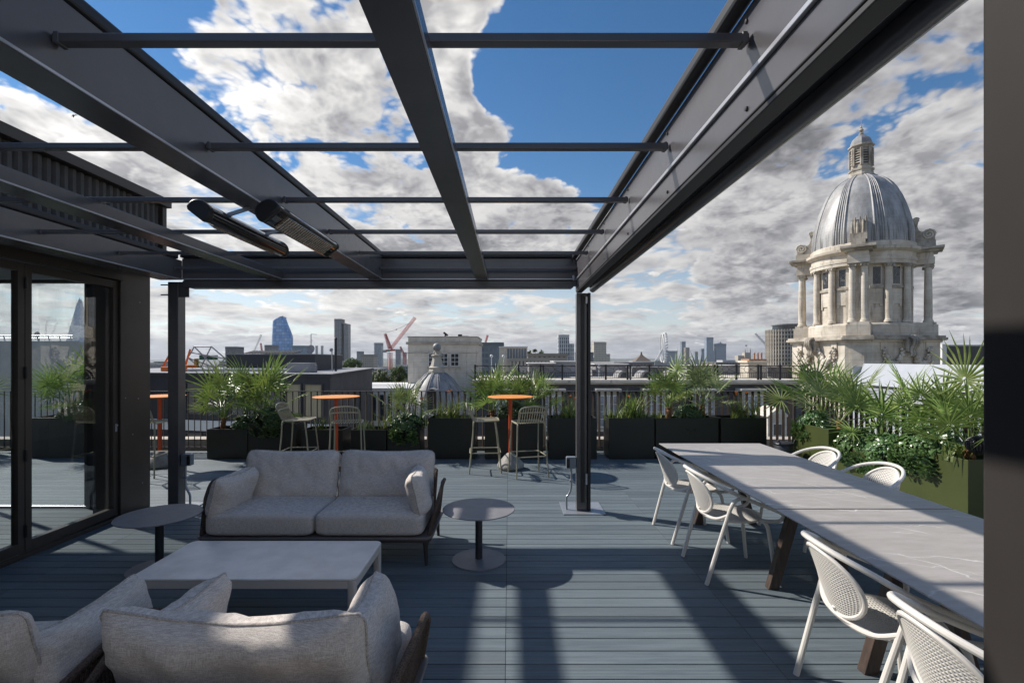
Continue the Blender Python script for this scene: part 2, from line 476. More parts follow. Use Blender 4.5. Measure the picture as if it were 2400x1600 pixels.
# far beam: web, track, gutter
fb = pb('front_beam', -3.60, .733, YF, YF + .055, ZB, ZT + .02)
pb('beam_ledge', -3.60, .72, YF - .014, YF, ZB, ZB + .014, M_ALU_L, .002, fb)
pb('canopy_track', -3.60, .70, YF - .04, YF + .12, ZT + .023, ZT + .055, M_BLACK, .01)
pb('gutter', -3.62, .72, YF + .057, YF + .25, 2.475, 2.72, M_ALU, .012)
pb('gutter_lip', -3.60, .71, YF + .005, YF + .054, 2.46, ZB - .004, M_ALU, .01)
# main and centre rafters
def rafter(x0, x1, z1, big):
    o = pb('rafter', x0, x1, YN, YF - .003, ZB + .003, z1)
    pb('beam_ledge', x1, x1 + .006, YN, YF - .02, ZB + .003, ZB + .012, M_ALU_L, .001, o)
    if big:
        for xx in (x0 - .01, x1 - .03): pb('canopy_track', xx, xx + .04, YN, YF - .05, z1 + .002, z1 + .05, M_BLACK, .01, o)
    return o
rafter(-1.54, -1.392, 2.80, True)
rafter(-.366, -.236, 2.632, False)
rafter(-2.655, -2.49, 2.632, False)
lb = pb('side_beam', -3.85, -3.61, YN, YF + .02, ZB, ZT)
pb('beam_ledge', -3.61, -3.602, YN, YF - .015, ZB, ZB + .012, M_ALU_L, .002, lb)
pb('canopy_track', -3.66, -3.60, YN, YF - .05, ZT + .003, ZT + .06, M_BLACK, .012)
# purlins
for k in range(-2, 6):
    y = 1.505 + .757 * k
    for x0, x1 in ((-1.388, .73), (-3.605, -1.545)):
        pu = MB().box(x0, x1, y - .018, y + .018, 2.640, 2.668).build('purlin', M_ALU, perg, 0, bevel=.004)
        for xe in (x0 + .006, x1 - .022): pb('end_bracket', xe, xe + .016, y - .020, y + .020, 2.637, 2.671, M_ALU, .002, pu)
# posts
pr = pb('post', .745, .86, 5.40, 5.50, .012, 2.40, M_ALU, .006)
pb('screen_channel', .862, .895, 5.375, 5.47, .012, 2.40, M_BLACK, .004, pr)
pb('screen_channel', .79, .83, 5.388, 5.399, .10, 2.38, M_BLACK, .002, pr)
pb('latch', .838, .858, 5.37, 5.40, .30, .42, M_ALU_L, .003, pr)
pb('latch', .838, .858, 5.37, 5.40, 2.28, 2.36, M_ALU_L, .003, pr)
pb('base_plate', .585, 1.045, 5.27, 5.72, .002, .011, M_CONDUIT, .003)
pl = pb('post', -3.785, -3.667, 5.44, 5.565, .012, 2.53, M_ALU, .006)
pb('base_plate', -3.93, -3.53, 5.32, 5.72, .002, .011, M_CONDUIT, .003)
pb('post_bracket', -3.665, -3.55, 5.44, 5.452, 2.36, 2.53, M_ALU, .003, pl)
for z in (2.39, 2.50): MB().tube([(-3.88, 5.47, z), (-3.655, 5.47, z)], .007, 8).build('bolt', M_BLACK, pl)
M_BRONZE = mat('bronze_post_coat', (.034, .030, .028), .7, 0, spec=.2, var=.1, vscale=3, bump=.03, bscale=700)
pn = pb('post', .72, .90, .50, .748, .012, 2.42, M_BRONZE, .006)
pb('post_collar', .705, .719, .52, .742, 2.33, 2.419, M_ALU, .003, pn)
# corner stay cable at the far right corner
pb('corner_bracket', .70, .735, 5.36, 5.398, 2.47, 2.80, M_ALU, .003)
MB().lathe([(.004, -.03), (.016, -.02), (.016, .02), (.004, .03)], 10, (.705, 5.35, 2.56)).build('turnbuckle', M_ALU_L, perg)
# ---------------------------------------------------------------- heaters
def heater(x, tilt, label):
    h = thing('patio_heater', label, 'heater', (x, 3.04, 2.46))
    L, r = .86, .064
    arc = [(r * cos(pi * k / 12), r * .8 * sin(pi * k / 12)) for k in range(13)]
    poly = arc + [(-r, -.022), (-r * .75, -.034), (r * .75, -.034), (r, -.022)]
    R = Matrix.Rotation(tilt, 4, 'Y')
    T = Matrix.Translation(Vector(h.location))
    MB().extrude(poly, (0, -L / 2, 0), (1, 0, 0), (0, 0, 1), (0, L, 0)).xf(T @ R).build('housing', M_GLOSS, h, 40, bevel=.004)
    for s in (-1, 1):
        y0 = s * (L / 2 + .001)
        sc = [(p[0] * 1.04, p[1] * 1.04) for p in poly]
        MB().extrude(sc, (0, y0, 0), (1, 0, 0), (0, 0, 1), (0, s * .035, 0)).xf(T @ R).build('end_cap', M_BLACK, h, 40, bevel=.008)
    MB().box(-r * .72, r * .72, -L * .40, L * .40, -.040, -.0355).xf(T @ R).build('reflector', M_COPPER, h, 0)
    g = MB()
    for k in range(24):
        y = -L * .40 + L * .8 * (k + .5) / 24
        g.tube([(-r * .72, y, -.046), (r * .72, y, -.046)], .0018, 5)
    for k in range(7):
        xx = -r * .7 + r * 1.4 * k / 6
        g.tube([(xx, -L * .4, -.0445), (xx, L * .4, -.0445)], .0018, 5)
    g.xf(T @ R).build('guard_grill', M_GRILL, h)
    MB().tube([(-r * .1, -L * .38, -.042), (-r * .1, L * .38, -.042)], .006, 8).xf(T @ R).build('heating_tube', M_GRILL, h)
    for s in (-1, 1):
        b = MB()
        b.bar((x, 3.04 + s * .22, 2.50), (-1.465 + (.02 if x > -1.4 else -.02), 3.04 + s * .22, 2.545), .02, .012, (0, 1, 0))
        b.build('mounting_arm', M_CONDUIT, h, 0)
    return h
heater(-1.275, radians(-38), 'black infrared heater under the main rafter with its wire grill facing the dining table')
heater(-1.63, radians(38), 'black infrared heater under the main rafter turned towards the glazed doors')
# ---------------------------------------------------------------- sockets on the posts
def socket_box(loc, s, label):
    x, y, z = loc
    t = thing('outdoor_socket', label, 'socket', (x, y, z))
    MB().box(x - .055, x + .055, y - .035, y + .035, z - .065, z + .065).build('housing', M_PLASTIC, t, 0, bevel=.01)
    MB().box(x - .056 if s < 0 else x + .02, x - .02 if s < 0 else x + .056, y - .048, y - .036, z - .05, z + .05).build('cover', M_BLACK, t, 0, bevel=.006)
    px_ = x + (.0 if s < 0 else -.02)
    pts = [(px_, y, z - .065), (px_, y, z - .28), (px_ - s * -.03 * 1, y, z - .36), (px_ - s * -.05, y, .14), (px_ - s * -.05, y, .012)]
    MB().tube(smooth_path(pts, 5), .012, 8).build('conduit', M_CONDUIT, t)
    MB().box(px_ - .02, px_ + .02, y - .02, y + .02, z - .21, z - .19).build('clip', M_CONDUIT, t, 0)
    return t
socket_box((.688, 5.44, .53), -1, 'grey weatherproof socket box with conduit on the slim post beside the dining table')
socket_box((-3.605, 5.50, .55), 1, 'black-lidded socket box with conduit on the thick post beside the glazed doors')
# ---------------------------------------------------------------- penthouse with folding doors
XW = -4.10
pent = thing('penthouse', 'bronze-clad rooftop room with folding glass doors and ribbed metal fascia', 'building', (XW, 3, 0))
def wb(name, x0, x1, y0, y1, z0, z1, m=M_BROWN, bev=.003, par=None, sm=0):
    return MB().box(x0, x1, y0, y1, z0, z1).build(name, m, par or pent, sm, bevel=bev)
pil = wb('corner_pillar', XW - .30, XW + .02, 5.185, 5.58, .0, 2.62)
for (yy, zz) in ((5.22, 1.26), (5.4, 1.24), (5.32, .86), (5.42, 2.3), (5.46, .30)):
    MB().lathe([(.0005, .004), (.006, .003), (.007, 0)], 8).xf(Matrix.Translation((XW + .0205, yy, zz)) @ Matrix.Rotation(pi / 2, 4, 'Y')).build('fixing', M_CONDUIT, pil)
wb('threshold', XW - .09, XW + .03, -2.0, 5.183, .0, .035)
wb('door_head', XW - .09, XW + .03, -2.0, 5.183, 2.50, 2.62)
wb('jamb', XW - .085, XW + .025, 5.15, 5.182, .036, 2.498)
pw = .985
for k in range(4):
    y1 = 5.145 - k * (pw + .006); y0 = y1 - pw
    d = MB()
    zb, zt, st = .045, 2.49, .058
    d.box(XW - .06, XW, y0, y0 + st, zb, zt).box(XW - .06, XW, y1 - st, y1, zb, zt).box(XW - .06, XW, y0 + st, y1 - st, zb, zb + .085).box(XW - .06, XW, y0 + st, y1 - st, zt - .075, zt)
    dd = d.build('door_frame', M_BROWN, pent, 0, bevel=.003)
    MB().box(XW - .034, XW - .026, y0 + st, y1 - st, zb + .085, zt - .075).build('pane', M_GLASS, dd, 0)
    for zz in (.22, .86, 1.56, 2.32):
        MB().tube([(XW + .008, y0 - .003, zz - .05), (XW + .008, y0 - .003, zz + .05)], .012, 8).build('hinge', M_BLACK, dd)
    if k == 0:
        MB().box(XW + .001, XW + .008, y1 - .042, y1 - .018, .92, 1.0).build('lock_plate', M_CONDUIT, dd, 0, bevel=.004)
        MB().tube([(XW + .004, y1 - .03, .985), (XW + .02, y1 - .03, .985)], .009, 8).build('lock_cylinder', M_ALU_L, dd)
# far glazed gable wall of the room
wb('gable_column', XW - .635, XW - .302, 5.50, 5.58, .0, 2.62, M_BLACK)
wb('gable_sill', -9.6, XW - .637, 5.50, 5.58, .0, .03, M_ALU_L)
wb('gable_head', -9.6, XW - .637, 5.50, 5.58, 2.53, 2.62)
for k in range(4):
    x1 = XW - .64 - k * 1.22
    gf = MB().box(x1 - .03, x1, 5.51, 5.57, .031, 2.529).build('gable_mullion', M_BROWN, pent, 0)
    MB().box(x1 - 1.19, x1 - .03, 5.535, 5.543, .035, 2.525).build('pane', M_GLASS, gf, 0)
wb('ceiling', -9.6, XW - .095, -2.0, 5.49, 2.56, 2.615, M_SOFFIT)
wb('bounce_wall', -9.6, 6.0, -2.6, -2.25, -3, 3.40, mat('bounce_wall_white', (.80, .77, .72), .8, var=.06, vscale=2))  # unseen wall added behind the camera to bounce light onto the seating
wb('back_wall', -9.75, -9.62, -2.0, 5.58, 0, 3.4, M_SOFFIT)
wb('eaves_soffit', XW - .1, -3.90, -2.0, 5.66, 2.625, 2.66, M_SOFFIT)
wb('roof_core', -9.6, -4.04, -2.0, 5.64, 2.665, 3.40, M_BROWN)
# ribbed sheet on the long side and the gable, cap above
def ribbed(a, b, z0, z1, nrm):
    a, b, nrm = Vector(a), Vector(b), Vector(nrm)
    L = (b - a).length; d = (b - a) / L
    pts = []; s = 0
    while s < L:
        for ds, dep in ((0, 0), (.018, .028), (.052, .028), (.07, 0)):
            if s + ds <= L: pts.append(a + d * (s + ds) + nrm * dep)
        s += .084
    vs = [p + Vector((0, 0, z)) for z in (z0, z1) for p in pts]
    n = len(pts)
    return MB().add(vs, [(i, i + 1, n + i + 1, n + i) for i in range(n - 1)])
for k in range(4):
    y1 = 5.62 - k * 1.9
    ribbed((-4.03, y1 - 1.89, 0), (-4.03, y1, 0), 2.67, 3.42, (1, 0, 0)).build('ribbed_panel', M_CORR, pent, 0)
wb('corner_trim', -4.05, -3.975, 5.635, 5.70, 2.63, 3.42)
for k in range(4):
    y1 = 5.72 - k * 1.95
    wb('roof_cap', -9.7, -3.93, y1 - 1.945, y1, 3.425, 3.52)
# ---------------------------------------------------------------- furniture materials
def fabric_mat():
    m = mat('heathered_grey_linen', (.44, .42, .42), .9, 0, spec=.2)
    g = NG(m.node_tree); bs = m.node_tree.nodes['Principled BSDF']
    tc = g.n('ShaderNodeTexCoord'); ob = tc.outputs['Object']
    h = g.noise(g.v('MULTIPLY', ob, (1, 1, 14)), 34, 3, .7)
    v_ = g.noise(g.v('MULTIPLY', ob, (14, 14, 1)), 34, 3, .7)
    slub = g.m('MULTIPLY', g.m('ADD', h, v_), .5)
    c = g.mix(g.rng(slub, .36, .64, 0, 1), (.46, .40, .355, 1), (.90, .835, .775, 1))
    big = g.noise(ob, 5, 4, .6)
    c = g.mix(g.rng(big, .35, .7, 0, .22), c, (.62, .55, .49, 1))
    g.put(bs.inputs['Base Color'], c)
    fine = g.noise(ob, 420, 2, .5); fold = g.noise(ob, 9, 3, .5)
    bp = g.n('ShaderNodeBump'); bp.inputs['Strength'].default_value = .5; bp.inputs['Distance'].default_value = .006
    g.put(bp.inputs['Height'], g.m('ADD', g.m('MULTIPLY', fine, .45), g.m('MULTIPLY_ADD', slub, .4, g.m('MULTIPLY', fold, 1.6)))); g.put(bs.inputs['Normal'], bp.outputs[0])
    bs.inputs['Sheen Weight'].default_value = .15
    return m
M_FAB = fabric_mat()
M_PIPE = mat('linen_piping', (.50, .45, .41), .9, var=.3, vscale=120)
M_ROPE = mat('brown_rope', (.12, .085, .066), .9, var=.55, vscale=160, bump=.8, bscale=240)
M_FRAME = mat('dark_brown_aluminium', (.05, .042, .04), .45)
M_PLATE = mat('taupe_tray', (.20, .175, .165), .5, var=.1)
M_CTOP = mat('pale_stoneware', (.78, .735, .69), .34, spec=.7, var=.1, vscale=6, bump=.1, bscale=300)
M_CLEG = mat('warm_grey_aluminium', (.60, .555, .51), .5)
M_STOP = mat('slate_laminate', (.21, .205, .22), .5, var=.08, vscale=9, bump=.06, bscale=400)
M_SCOL = mat('charcoal_column', (.03, .034, .042), .45)
M_WALNUT = mat('walnut_leg', (.045, .030, .023), .5, 0, col2=(.085, .056, .043), vscale=7, stretch=(6, 6, .6))
M_CHAIR = mat('ivory_polymer', (.72, .69, .64), .45, var=.04, vscale=5)
M_KHAKI = mat('khaki_steel', (.36, .33, .235), .42, var=.06)
M_ORANGE = mat('orange_tabletop', (.86, .30, .055), .5, var=.06, vscale=6)
M_RED = mat('vermilion_pole', (.62, .085, .02), .45)
M_CONC = mat('cast_concrete', (.34, .325, .30), .85, var=.22, vscale=7, bump=.4, bscale=60)
def marble_mat():
    m = mat('grey_porcelain_top', (.37, .355, .345), .4, 0, spec=.5)
    g = NG(m.node_tree); bs = m.node_tree.nodes['Principled BSDF']
    tc = g.n('ShaderNodeTexCoord'); ob = tc.outputs['Object']

    nz = g.n('ShaderNodeTexNoise'); g.put(nz.inputs['Vector'], ob); nz.inputs['Scale'].default_value = 2.1; nz.inputs['Detail'].default_value = 5
    sp = g.n('ShaderNodeSeparateXYZ'); g.put(sp.inputs[0], g.v('ADD', ob, g.v('SCALE', g.v('SUBTRACT', nz.outputs['Color'], (.5, .5, .5)), .42)))
    def vein(coef, freq, wid, ph):
        t = g.m('ADD', g.m('MULTIPLY_ADD', sp.outputs[0], coef[0], g.m('MULTIPLY', sp.outputs[1], coef[1])), ph)
        f = g.m('ABSOLUTE', g.m('SUBTRACT', g.m('FRACT', g.m('ADD', g.m('MULTIPLY', t, freq), 50.0)), .5))
        return g.rng(f, 0.0, wid, 1, 0)
    v1 = vein((.25, 1.0), 2.6, .016, .1); v2 = vein((1.0, .5), 1.9, .013, .4); v3 = vein((.45, .95), 4.3, .014, .7)
    fade = g.rng(g.noise(ob, 3.3, 3, .5), .40, .56, 0, 1)
    fade2 = g.rng(g.noise(g.v('ADD', ob, (7, 3, 1)), 2.6, 3, .5), .44, .58, 0, 1)
    vn = g.m('MAXIMUM', g.m('MULTIPLY', v1, fade), g.m('MULTIPLY', g.m('MAXIMUM', v2, v3), fade2))
    base = g.mix(g.rng(g.noise(g.v('MULTIPLY', ob, (2, 9, 2)), 3, 6, .65), .3, .7, 0, 1), (.36, .335, .31, 1), (.44, .41, .385, 1))
    g.put(bs.inputs['Base Color'], g.mix(g.m('MULTIPLY', vn, .95), base, (.72, .71, .68, 1)))
    return m
M_MARBLE = marble_mat()
# ---------------------------------------------------------------- cushions
def pillow(w, h, t, seed=0, dip=.06, sag=0.0, n=34, wr=.008, rp=9):
    "soft cushion: x along its length, z its height, y its thickness"
    def edge(u, v):
        mx = max(abs(u), abs(v), 1e-6); k_ = mx / (abs(u) ** rp + abs(v) ** rp) ** (1 / rp)
        u, v = u * k_, v * k_
        x = u * w / 2 * (1 - dip * (1 - v * v) * u * u)
        z = v * h / 2 * (1 - dip * 1.5 * (1 - u * u) * v * v)
        z -= sag * (1 - u * u) * (v + 1) / 2
        return x, z
    mb = MB()
    for s in (1, -1):
        def fn(a, b):
            u, v = a * 2 - 1, b * 2 - 1
            x, z = edge(u, v)
            th = t / 2 * (max(0, 1 - abs(u) ** 4.5) * max(0, 1 - abs(v) ** 4.5)) ** .48
            nn = mnoise.noise(Vector((x * 5 + seed * 3.1, s * 2.0, z * 5 + seed))) + .5 * mnoise.noise(Vector((x * 13 + seed, s * 3.0, z * 11)))
            ed = max(abs(u), abs(v)) ** 4
            fold = mnoise.noise(Vector((x * 26 + seed, z * 7, s * 1.7))) * (abs(v) ** 4) + mnoise.noise(Vector((x * 7, z * 26 + seed, s * 1.7))) * (abs(u) ** 4)
            y = s * (th + (nn * wr * 2.6 + fold * wr * 1.5 * ed) * min(1, th / (t * .2)))
            k = min(1, th / (t * .3))
            x += wr * k * mnoise.noise(Vector((x * 8, seed, z * 8)))
            return (x, y, z)
        g = MB().grid(fn, n, n)
        if s > 0: g.f = [f[::-1] for f in g.f]
        mb.join(g)
    rim = []
    m_ = 12
    for k in range(m_): rim.append(edge(-1 + 2 * k / m_, -1))
    for k in range(m_): rim.append(edge(1, -1 + 2 * k / m_))
    for k in range(m_): rim.append(edge(1 - 2 * k / m_, 1))
    for k in range(m_): rim.append(edge(-1, 1 - 2 * k / m_))
    rim = [(x + .003 * mnoise.noise(Vector((x * 14, seed, z * 14))), .004 * mnoise.noise(Vector((x * 9, seed + 4, z * 9))), z) for x, z in rim]
    pip = MB().tube(rim, .0055, 6, closed=True)
    return mb, pip
def seat_cushion(w, d, h, seed=0):
    e = .15
    def sg(a, p): return math.copysign(abs(a) ** p, a)
    def fn(a, b):
        th, ph = 2 * pi * a, pi * (b - .5)
        cx_, sx_ = sg(cos(th), e), sg(sin(th), e); cp, sp_ = sg(cos(ph), .22), sg(sin(ph), .34)
        x, y, z = w / 2 * cx_ * cp, d / 2 * sx_ * cp, h / 2 * sp_
        if z > 0: z += .012 * (1 - (2 * x / w) ** 2) * (1 - (2 * y / d) ** 2) + .004 * mnoise.noise(Vector((x * 6 + seed, y * 6, 1)))
        return (x, y, z)
    return MB().grid(fn, 96, 41, cu=True)
def xform(loc, rx=0, ry=0, rz=0):
    return Matrix.Translation(loc) @ Matrix.Rotation(rz, 4, 'Z') @ Matrix.Rotation(ry, 4, 'Y') @ Matrix.Rotation(rx, 4, 'X')
def rope_panel(bot, top, n, parent, rope=.0062, rim=.016):
    "wrapped rim over closely strung ropes between two curves"
    bot, top = smooth_path(bot, 10), smooth_path(top, 10)
    def at(c, t):
        x = t * (len(c) - 1); i = min(int(x), len(c) - 2); return c[i].lerp(c[i + 1], x - i)
    path = [bot[0], bot[0].lerp(top[0], .5)] + top + [bot[-1].lerp(top[-1], .5), bot[-1]]
    p = MB().tube(path, rim, 10).build('wrapped_rim', M_ROPE, parent)
    r = MB()
    for k in range(n):
        t = (k + .5) / n
        a, b = at(bot, t), at(top, t)
        r.tube([a, b], rope, 5, caps=False)
    tag(r.build('rope_weave', M_ROPE, p), kind='stuff')
    return p
def lounge(name, label, cat, W, D, nc, loc, rz, seed, group=None):
    "woven-rope sofa or armchair, front towards -y; origin on the floor under its middle"
    s = thing(name, label, cat)
    plate = [(x, y) for x, y in rrect(W, D, .07)]
    MB().extrude(plate, (0, 0, .218), (1, 0, 0), (0, 1, 0), (0, 0, .02)).build('tray', M_PLATE, s, 0, bevel=.006)
    MB().extrude([(x * .985, y * .985) for x, y in plate], (0, 0, .192), (1, 0, 0), (0, 1, 0), (0, 0, .025)).build('seat_frame', M_FRAME, s, 0, bevel=.005)
    for sx in (-1, 1):
        for sy in (-1, 1):
            x, y = sx * (W / 2 - .06), sy * (D / 2 - .05)
            MB().tube([(x, y, .2), (x, y, .16), (x + sx * .008, y + sy * .008, 0)], [.030, .021, .013], 10).build('leg', M_FRAME, s)
    cw = (W - .14) / nc
    for k in range(nc):
        x = -(W - .14) / 2 + cw * (k + .5)
        seat_cushion(cw - .004, .66, .19, seed + k).xf(xform((x, -.055, .335))).build('seat_cushion', M_FAB, s, 60)
        b, p = pillow(cw - .005, .48, .20, seed + 5 + k, .02 if nc > 1 else .03, .02 if nc > 1 else .06, rp=9 if nc > 1 else 14, wr=.009)
        m_ = xform((x, D / 2 - .145, .60), rx=radians(-17), rz=radians(random.uniform(-1.5, 1.5)))
        bo = b.xf(m_).build('back_cushion', M_FAB, s, 60)
        p.xf(m_).build('piping', M_PIPE, bo, 60)
    yb = D / 2
    hw = W / 2 - .09
    rope_panel([(-hw, yb - .09, .24), (-hw * .5, yb - .05, .24), (0, yb - .045, .24), (hw * .5, yb - .05, .24), (hw, yb - .09, .24)],
               [(-hw - .01, yb + .01, .58), (-hw * .9, yb + .045, .625), (0, yb + .055, .63), (hw * .9, yb + .045, .625), (hw + .01, yb + .01, .58)], int(W * 62), s)
    for sx in (-1, 1):
        x = sx * (W / 2 - .035)
        rope_panel([(x, yb - .12, .24), (x, 0, .24), (x, -D / 2 + .05, .24)],
                   [(x + sx * .03, yb - .10, .52), (x + sx * .075, .08, .595), (x + sx * .08, -.06, .60), (x + sx * .06, -D / 2 + .20, .50)], int(D * 50), s)
    place(s, loc, rz)
    return s
sofa = lounge('sofa', 'grey linen two-seat sofa with woven rope sides facing the coffee table', 'sofa', 1.92, .76, 2, (-1.58, 4.33, 0), 0, 1)
arm1 = lounge('armchair', 'woven rope armchair with grey cushions whose back shows its empty floor on the right', 'armchair', 1.08, .84, 1, (-.94, 2.02, 0), pi + radians(-2), 11)
arm1['label'] = 'brown rope armchair with a wide grey back cushion, nearer to the dining chairs'
arm2 = lounge('armchair', 'brown rope armchair with grey cushions, nearer to the folding glass doors', 'armchair', 1.08, .84, 1, (-2.13, 2.0, 0), pi + radians(3), 17)
def loose_pillow(loc, rx, ry, rz, label, seed, w=.52, h=.36, t=.17):
    b, p = pillow(w, h, t, seed, .05, .02)
    m_ = xform(loc, rx, ry, rz)
    o = b.xf(m_).build('pillow', M_FAB, None, 60)
    p.xf(m_).build('piping', M_PIPE, o, 60)
    return tag(o, label, 'pillow')
loose_pillow((-2.36, 4.19, .55), radians(14), 0, radians(83), 'grey linen pillow leaning on the sofa arm next to the post', 31)
loose_pillow((-.775, 4.22, .56), radians(-13), 0, radians(94), 'grey linen pillow leaning on the sofa arm next to the sunlit round side table', 32, t=.17)
loose_pillow((-.575, 2.04, .535), radians(-14), 0, radians(90), 'grey linen pillow against the armchair side facing the dining table', 33)
loose_pillow((-1.37, 2.04, .525), radians(13), 0, radians(86), 'pointed grey linen pillow in the armchair, on its side next to the other armchair', 34)
loose_pillow((-1.68, 2.0, .525), radians(-15), 0, radians(92), 'long grey linen pillow in the armchair by the doors, towards the other armchair', 35, w=.58)
# ---------------------------------------------------------------- coffee table
ct = thing('coffee_table', 'low pale grey rectangular coffee table between sofa and armchairs', 'coffee table', (-1.6, 3.24, 0))
o2 = rrect(1.37, .62, .05)
MB().extrude(o2, (-1.6, 3.24, .352), (1, 0, 0), (0, 1, 0), (0, 0, .012)).build('table_top', M_CTOP, ct, 0, bevel=.003)
ap = MB()
for y in (-.295, .295): ap.box(-2.235, -.965, 3.24 + y - .0125, 3.24 + y + .0125, .304, .350)
for x in (-.67, .67): ap.box(-1.6 + x - .0125, -1.6 + x + .0125, 3.24 - .28, 3.24 + .28, .3045, .3505)
ap.build('apron', M_CLEG, ct, 0, bevel=.003)
for sx in (-1, 1):
    for sy in (-1, 1):
        x, y = -1.6 + sx * .655, 3.24 + sy * .28
        MB().extrude(rrect(.052, .052, .018, 3), (x, y, 0), (1, 0, 0), (0, 1, 0), (0, 0, .351)).build('leg', M_CLEG, ct, 0)
# ---------------------------------------------------------------- side tables
def side_table():
    t = thing('side_table', '', 'side table')
    MB().lathe([(.0, .418), (.285, .418), (.301, .424), (.301, .429), (.299, .431), (.0, .431)], 64).build('table_top', M_STOP, t, 30)
    MB().lathe([(.03, .012), (.03, .417)], 20).build('column', M_SCOL, t, 30)
    MB().lathe([(.226, .0), (.226, .006), (.222, .010), (.06, .013), (.03, .016)], 64).build('base', M_STOP, t, 30)
    return t
st = side_table(); st2 = copy_tree(st)
place(st, (-.252, 4.10, 0), 0, 'round slate-grey pedestal side table at the sofa end by the open deck, partly in sun')
place(st2, (-2.80, 3.93, 0), 0, 'round slate-grey pedestal side table at the sofa end by the glass doors')
# ---------------------------------------------------------------- dining tables
def dining_table(y0, y1, label):
    t = thing('dining_table', label, 'dining table', (2.2, (y0 + y1) / 2, 0))
    x0, x1 = 1.65, 2.76
    mb = MB()
    a, b = .0, .075
    vs = [(x0 + a, y0 + a, .748), (x1 - a, y0 + a, .748), (x1 - a, y1 - a, .748), (x0 + a, y1 - a, .748),
          (x0, y0, .741), (x1, y0, .741), (x1, y1, .741), (x0, y1, .741),
          (x0 + b, y0 + b * .2, .715), (x1 - b, y0 + b * .2, .715), (x1 - b, y1 - b * .2, .715), (x0 + b, y1 - b * .2, .715)]
    mb.add(vs, [(0, 1, 2, 3), (0, 4, 5, 1), (1, 5, 6, 2), (2, 6, 7, 3), (3, 7, 4, 0), (4, 8, 9, 5), (5, 9, 10, 6), (6, 10, 11, 7), (7, 11, 8, 4), (11, 10, 9, 8)])
    mb.build('table_top', M_MARBLE, t, 0)
    for yy in (y0 + .54, y1 - .40):
        for s in (-1, 1):
            top, foot = Vector((2.2 + s * .07, yy, .706)), Vector((2.2 + s * .275, yy, .004))
            d = MB(); hw_, hy = .038, .03
            d.add([(foot.x - hw_, yy - hy, 0), (foot.x + hw_, yy - hy, 0), (foot.x + hw_, yy + hy, 0), (foot.x - hw_, yy + hy, 0),
                   (top.x - hw_, yy - hy, .708), (top.x + hw_, yy - hy, .708), (top.x + hw_, yy + hy, .708), (top.x - hw_, yy + hy, .708)],
                  [(0, 3, 2, 1), (4, 5, 6, 7), (0, 1, 5, 4), (1, 2, 6, 5), (2, 3, 7, 6), (3, 0, 4, 7)])
            d.build('leg', M_WALNUT, t, 0, bevel=.004)
    MB().box(2.16, 2.24, y0 + .3, y1 - .2, .66, .712).build('spine_beam', M_FRAME, t, 0)
    return t
dining_table(3.055, 5.40, 'grey porcelain dining table beside the slim pergola post, its end towards the planters')
dining_table(.68, 3.035, 'grey veined porcelain dining table beside the thick pillar')
# ---------------------------------------------------------------- dining chairs
def perforated(fn, n, hole=.29, rim_rings=.80):
    "unit disc pierced by rows of holes; fn maps (u,v) of the disc to space"
    mb = MB()
    def disc(a, b):
        return a * sqrt(max(0, 1 - b * b / 2)), b * sqrt(max(0, 1 - a * a / 2))
    idx = {}
    def vid(a, b):
        k = (round(a, 5), round(b, 5))
        if k not in idx:
            idx[k] = len(mb.v); u, v = disc(a, b); mb.v.append(tuple(fn(u, v)))
        return idx[k]
    st_ = 2.0 / n
    for i in range(n):
        for j in range(n):
            a0, b0 = -1 + i * st_, -1 + j * st_
            ac, bc = a0 + st_ / 2, b0 + st_ / 2
            c = [vid(a0, b0), vid(a0 + st_, b0), vid(a0 + st_, b0 + st_), vid(a0, b0 + st_)]
            if max(abs(ac), abs(bc)) < rim_rings + .12 and i > 0 and j > 0 and i < n - 1 and j < n - 1:
                h = st_ * hole
                sh = 0.0
                k = [vid(ac - h, bc - h), vid(ac + h, bc - h), vid(ac + h, bc + h), vid(ac - h, bc + h)]
                for q in range(4): mb.f.append((c[q], c[(q + 1) % 4], k[(q + 1) % 4], k[q]))
            else: mb.f.append(tuple(c))
    ring = [fn(cos(2 * pi * k / 40), sin(2 * pi * k / 40)) for k in range(40)]
    return mb, ring
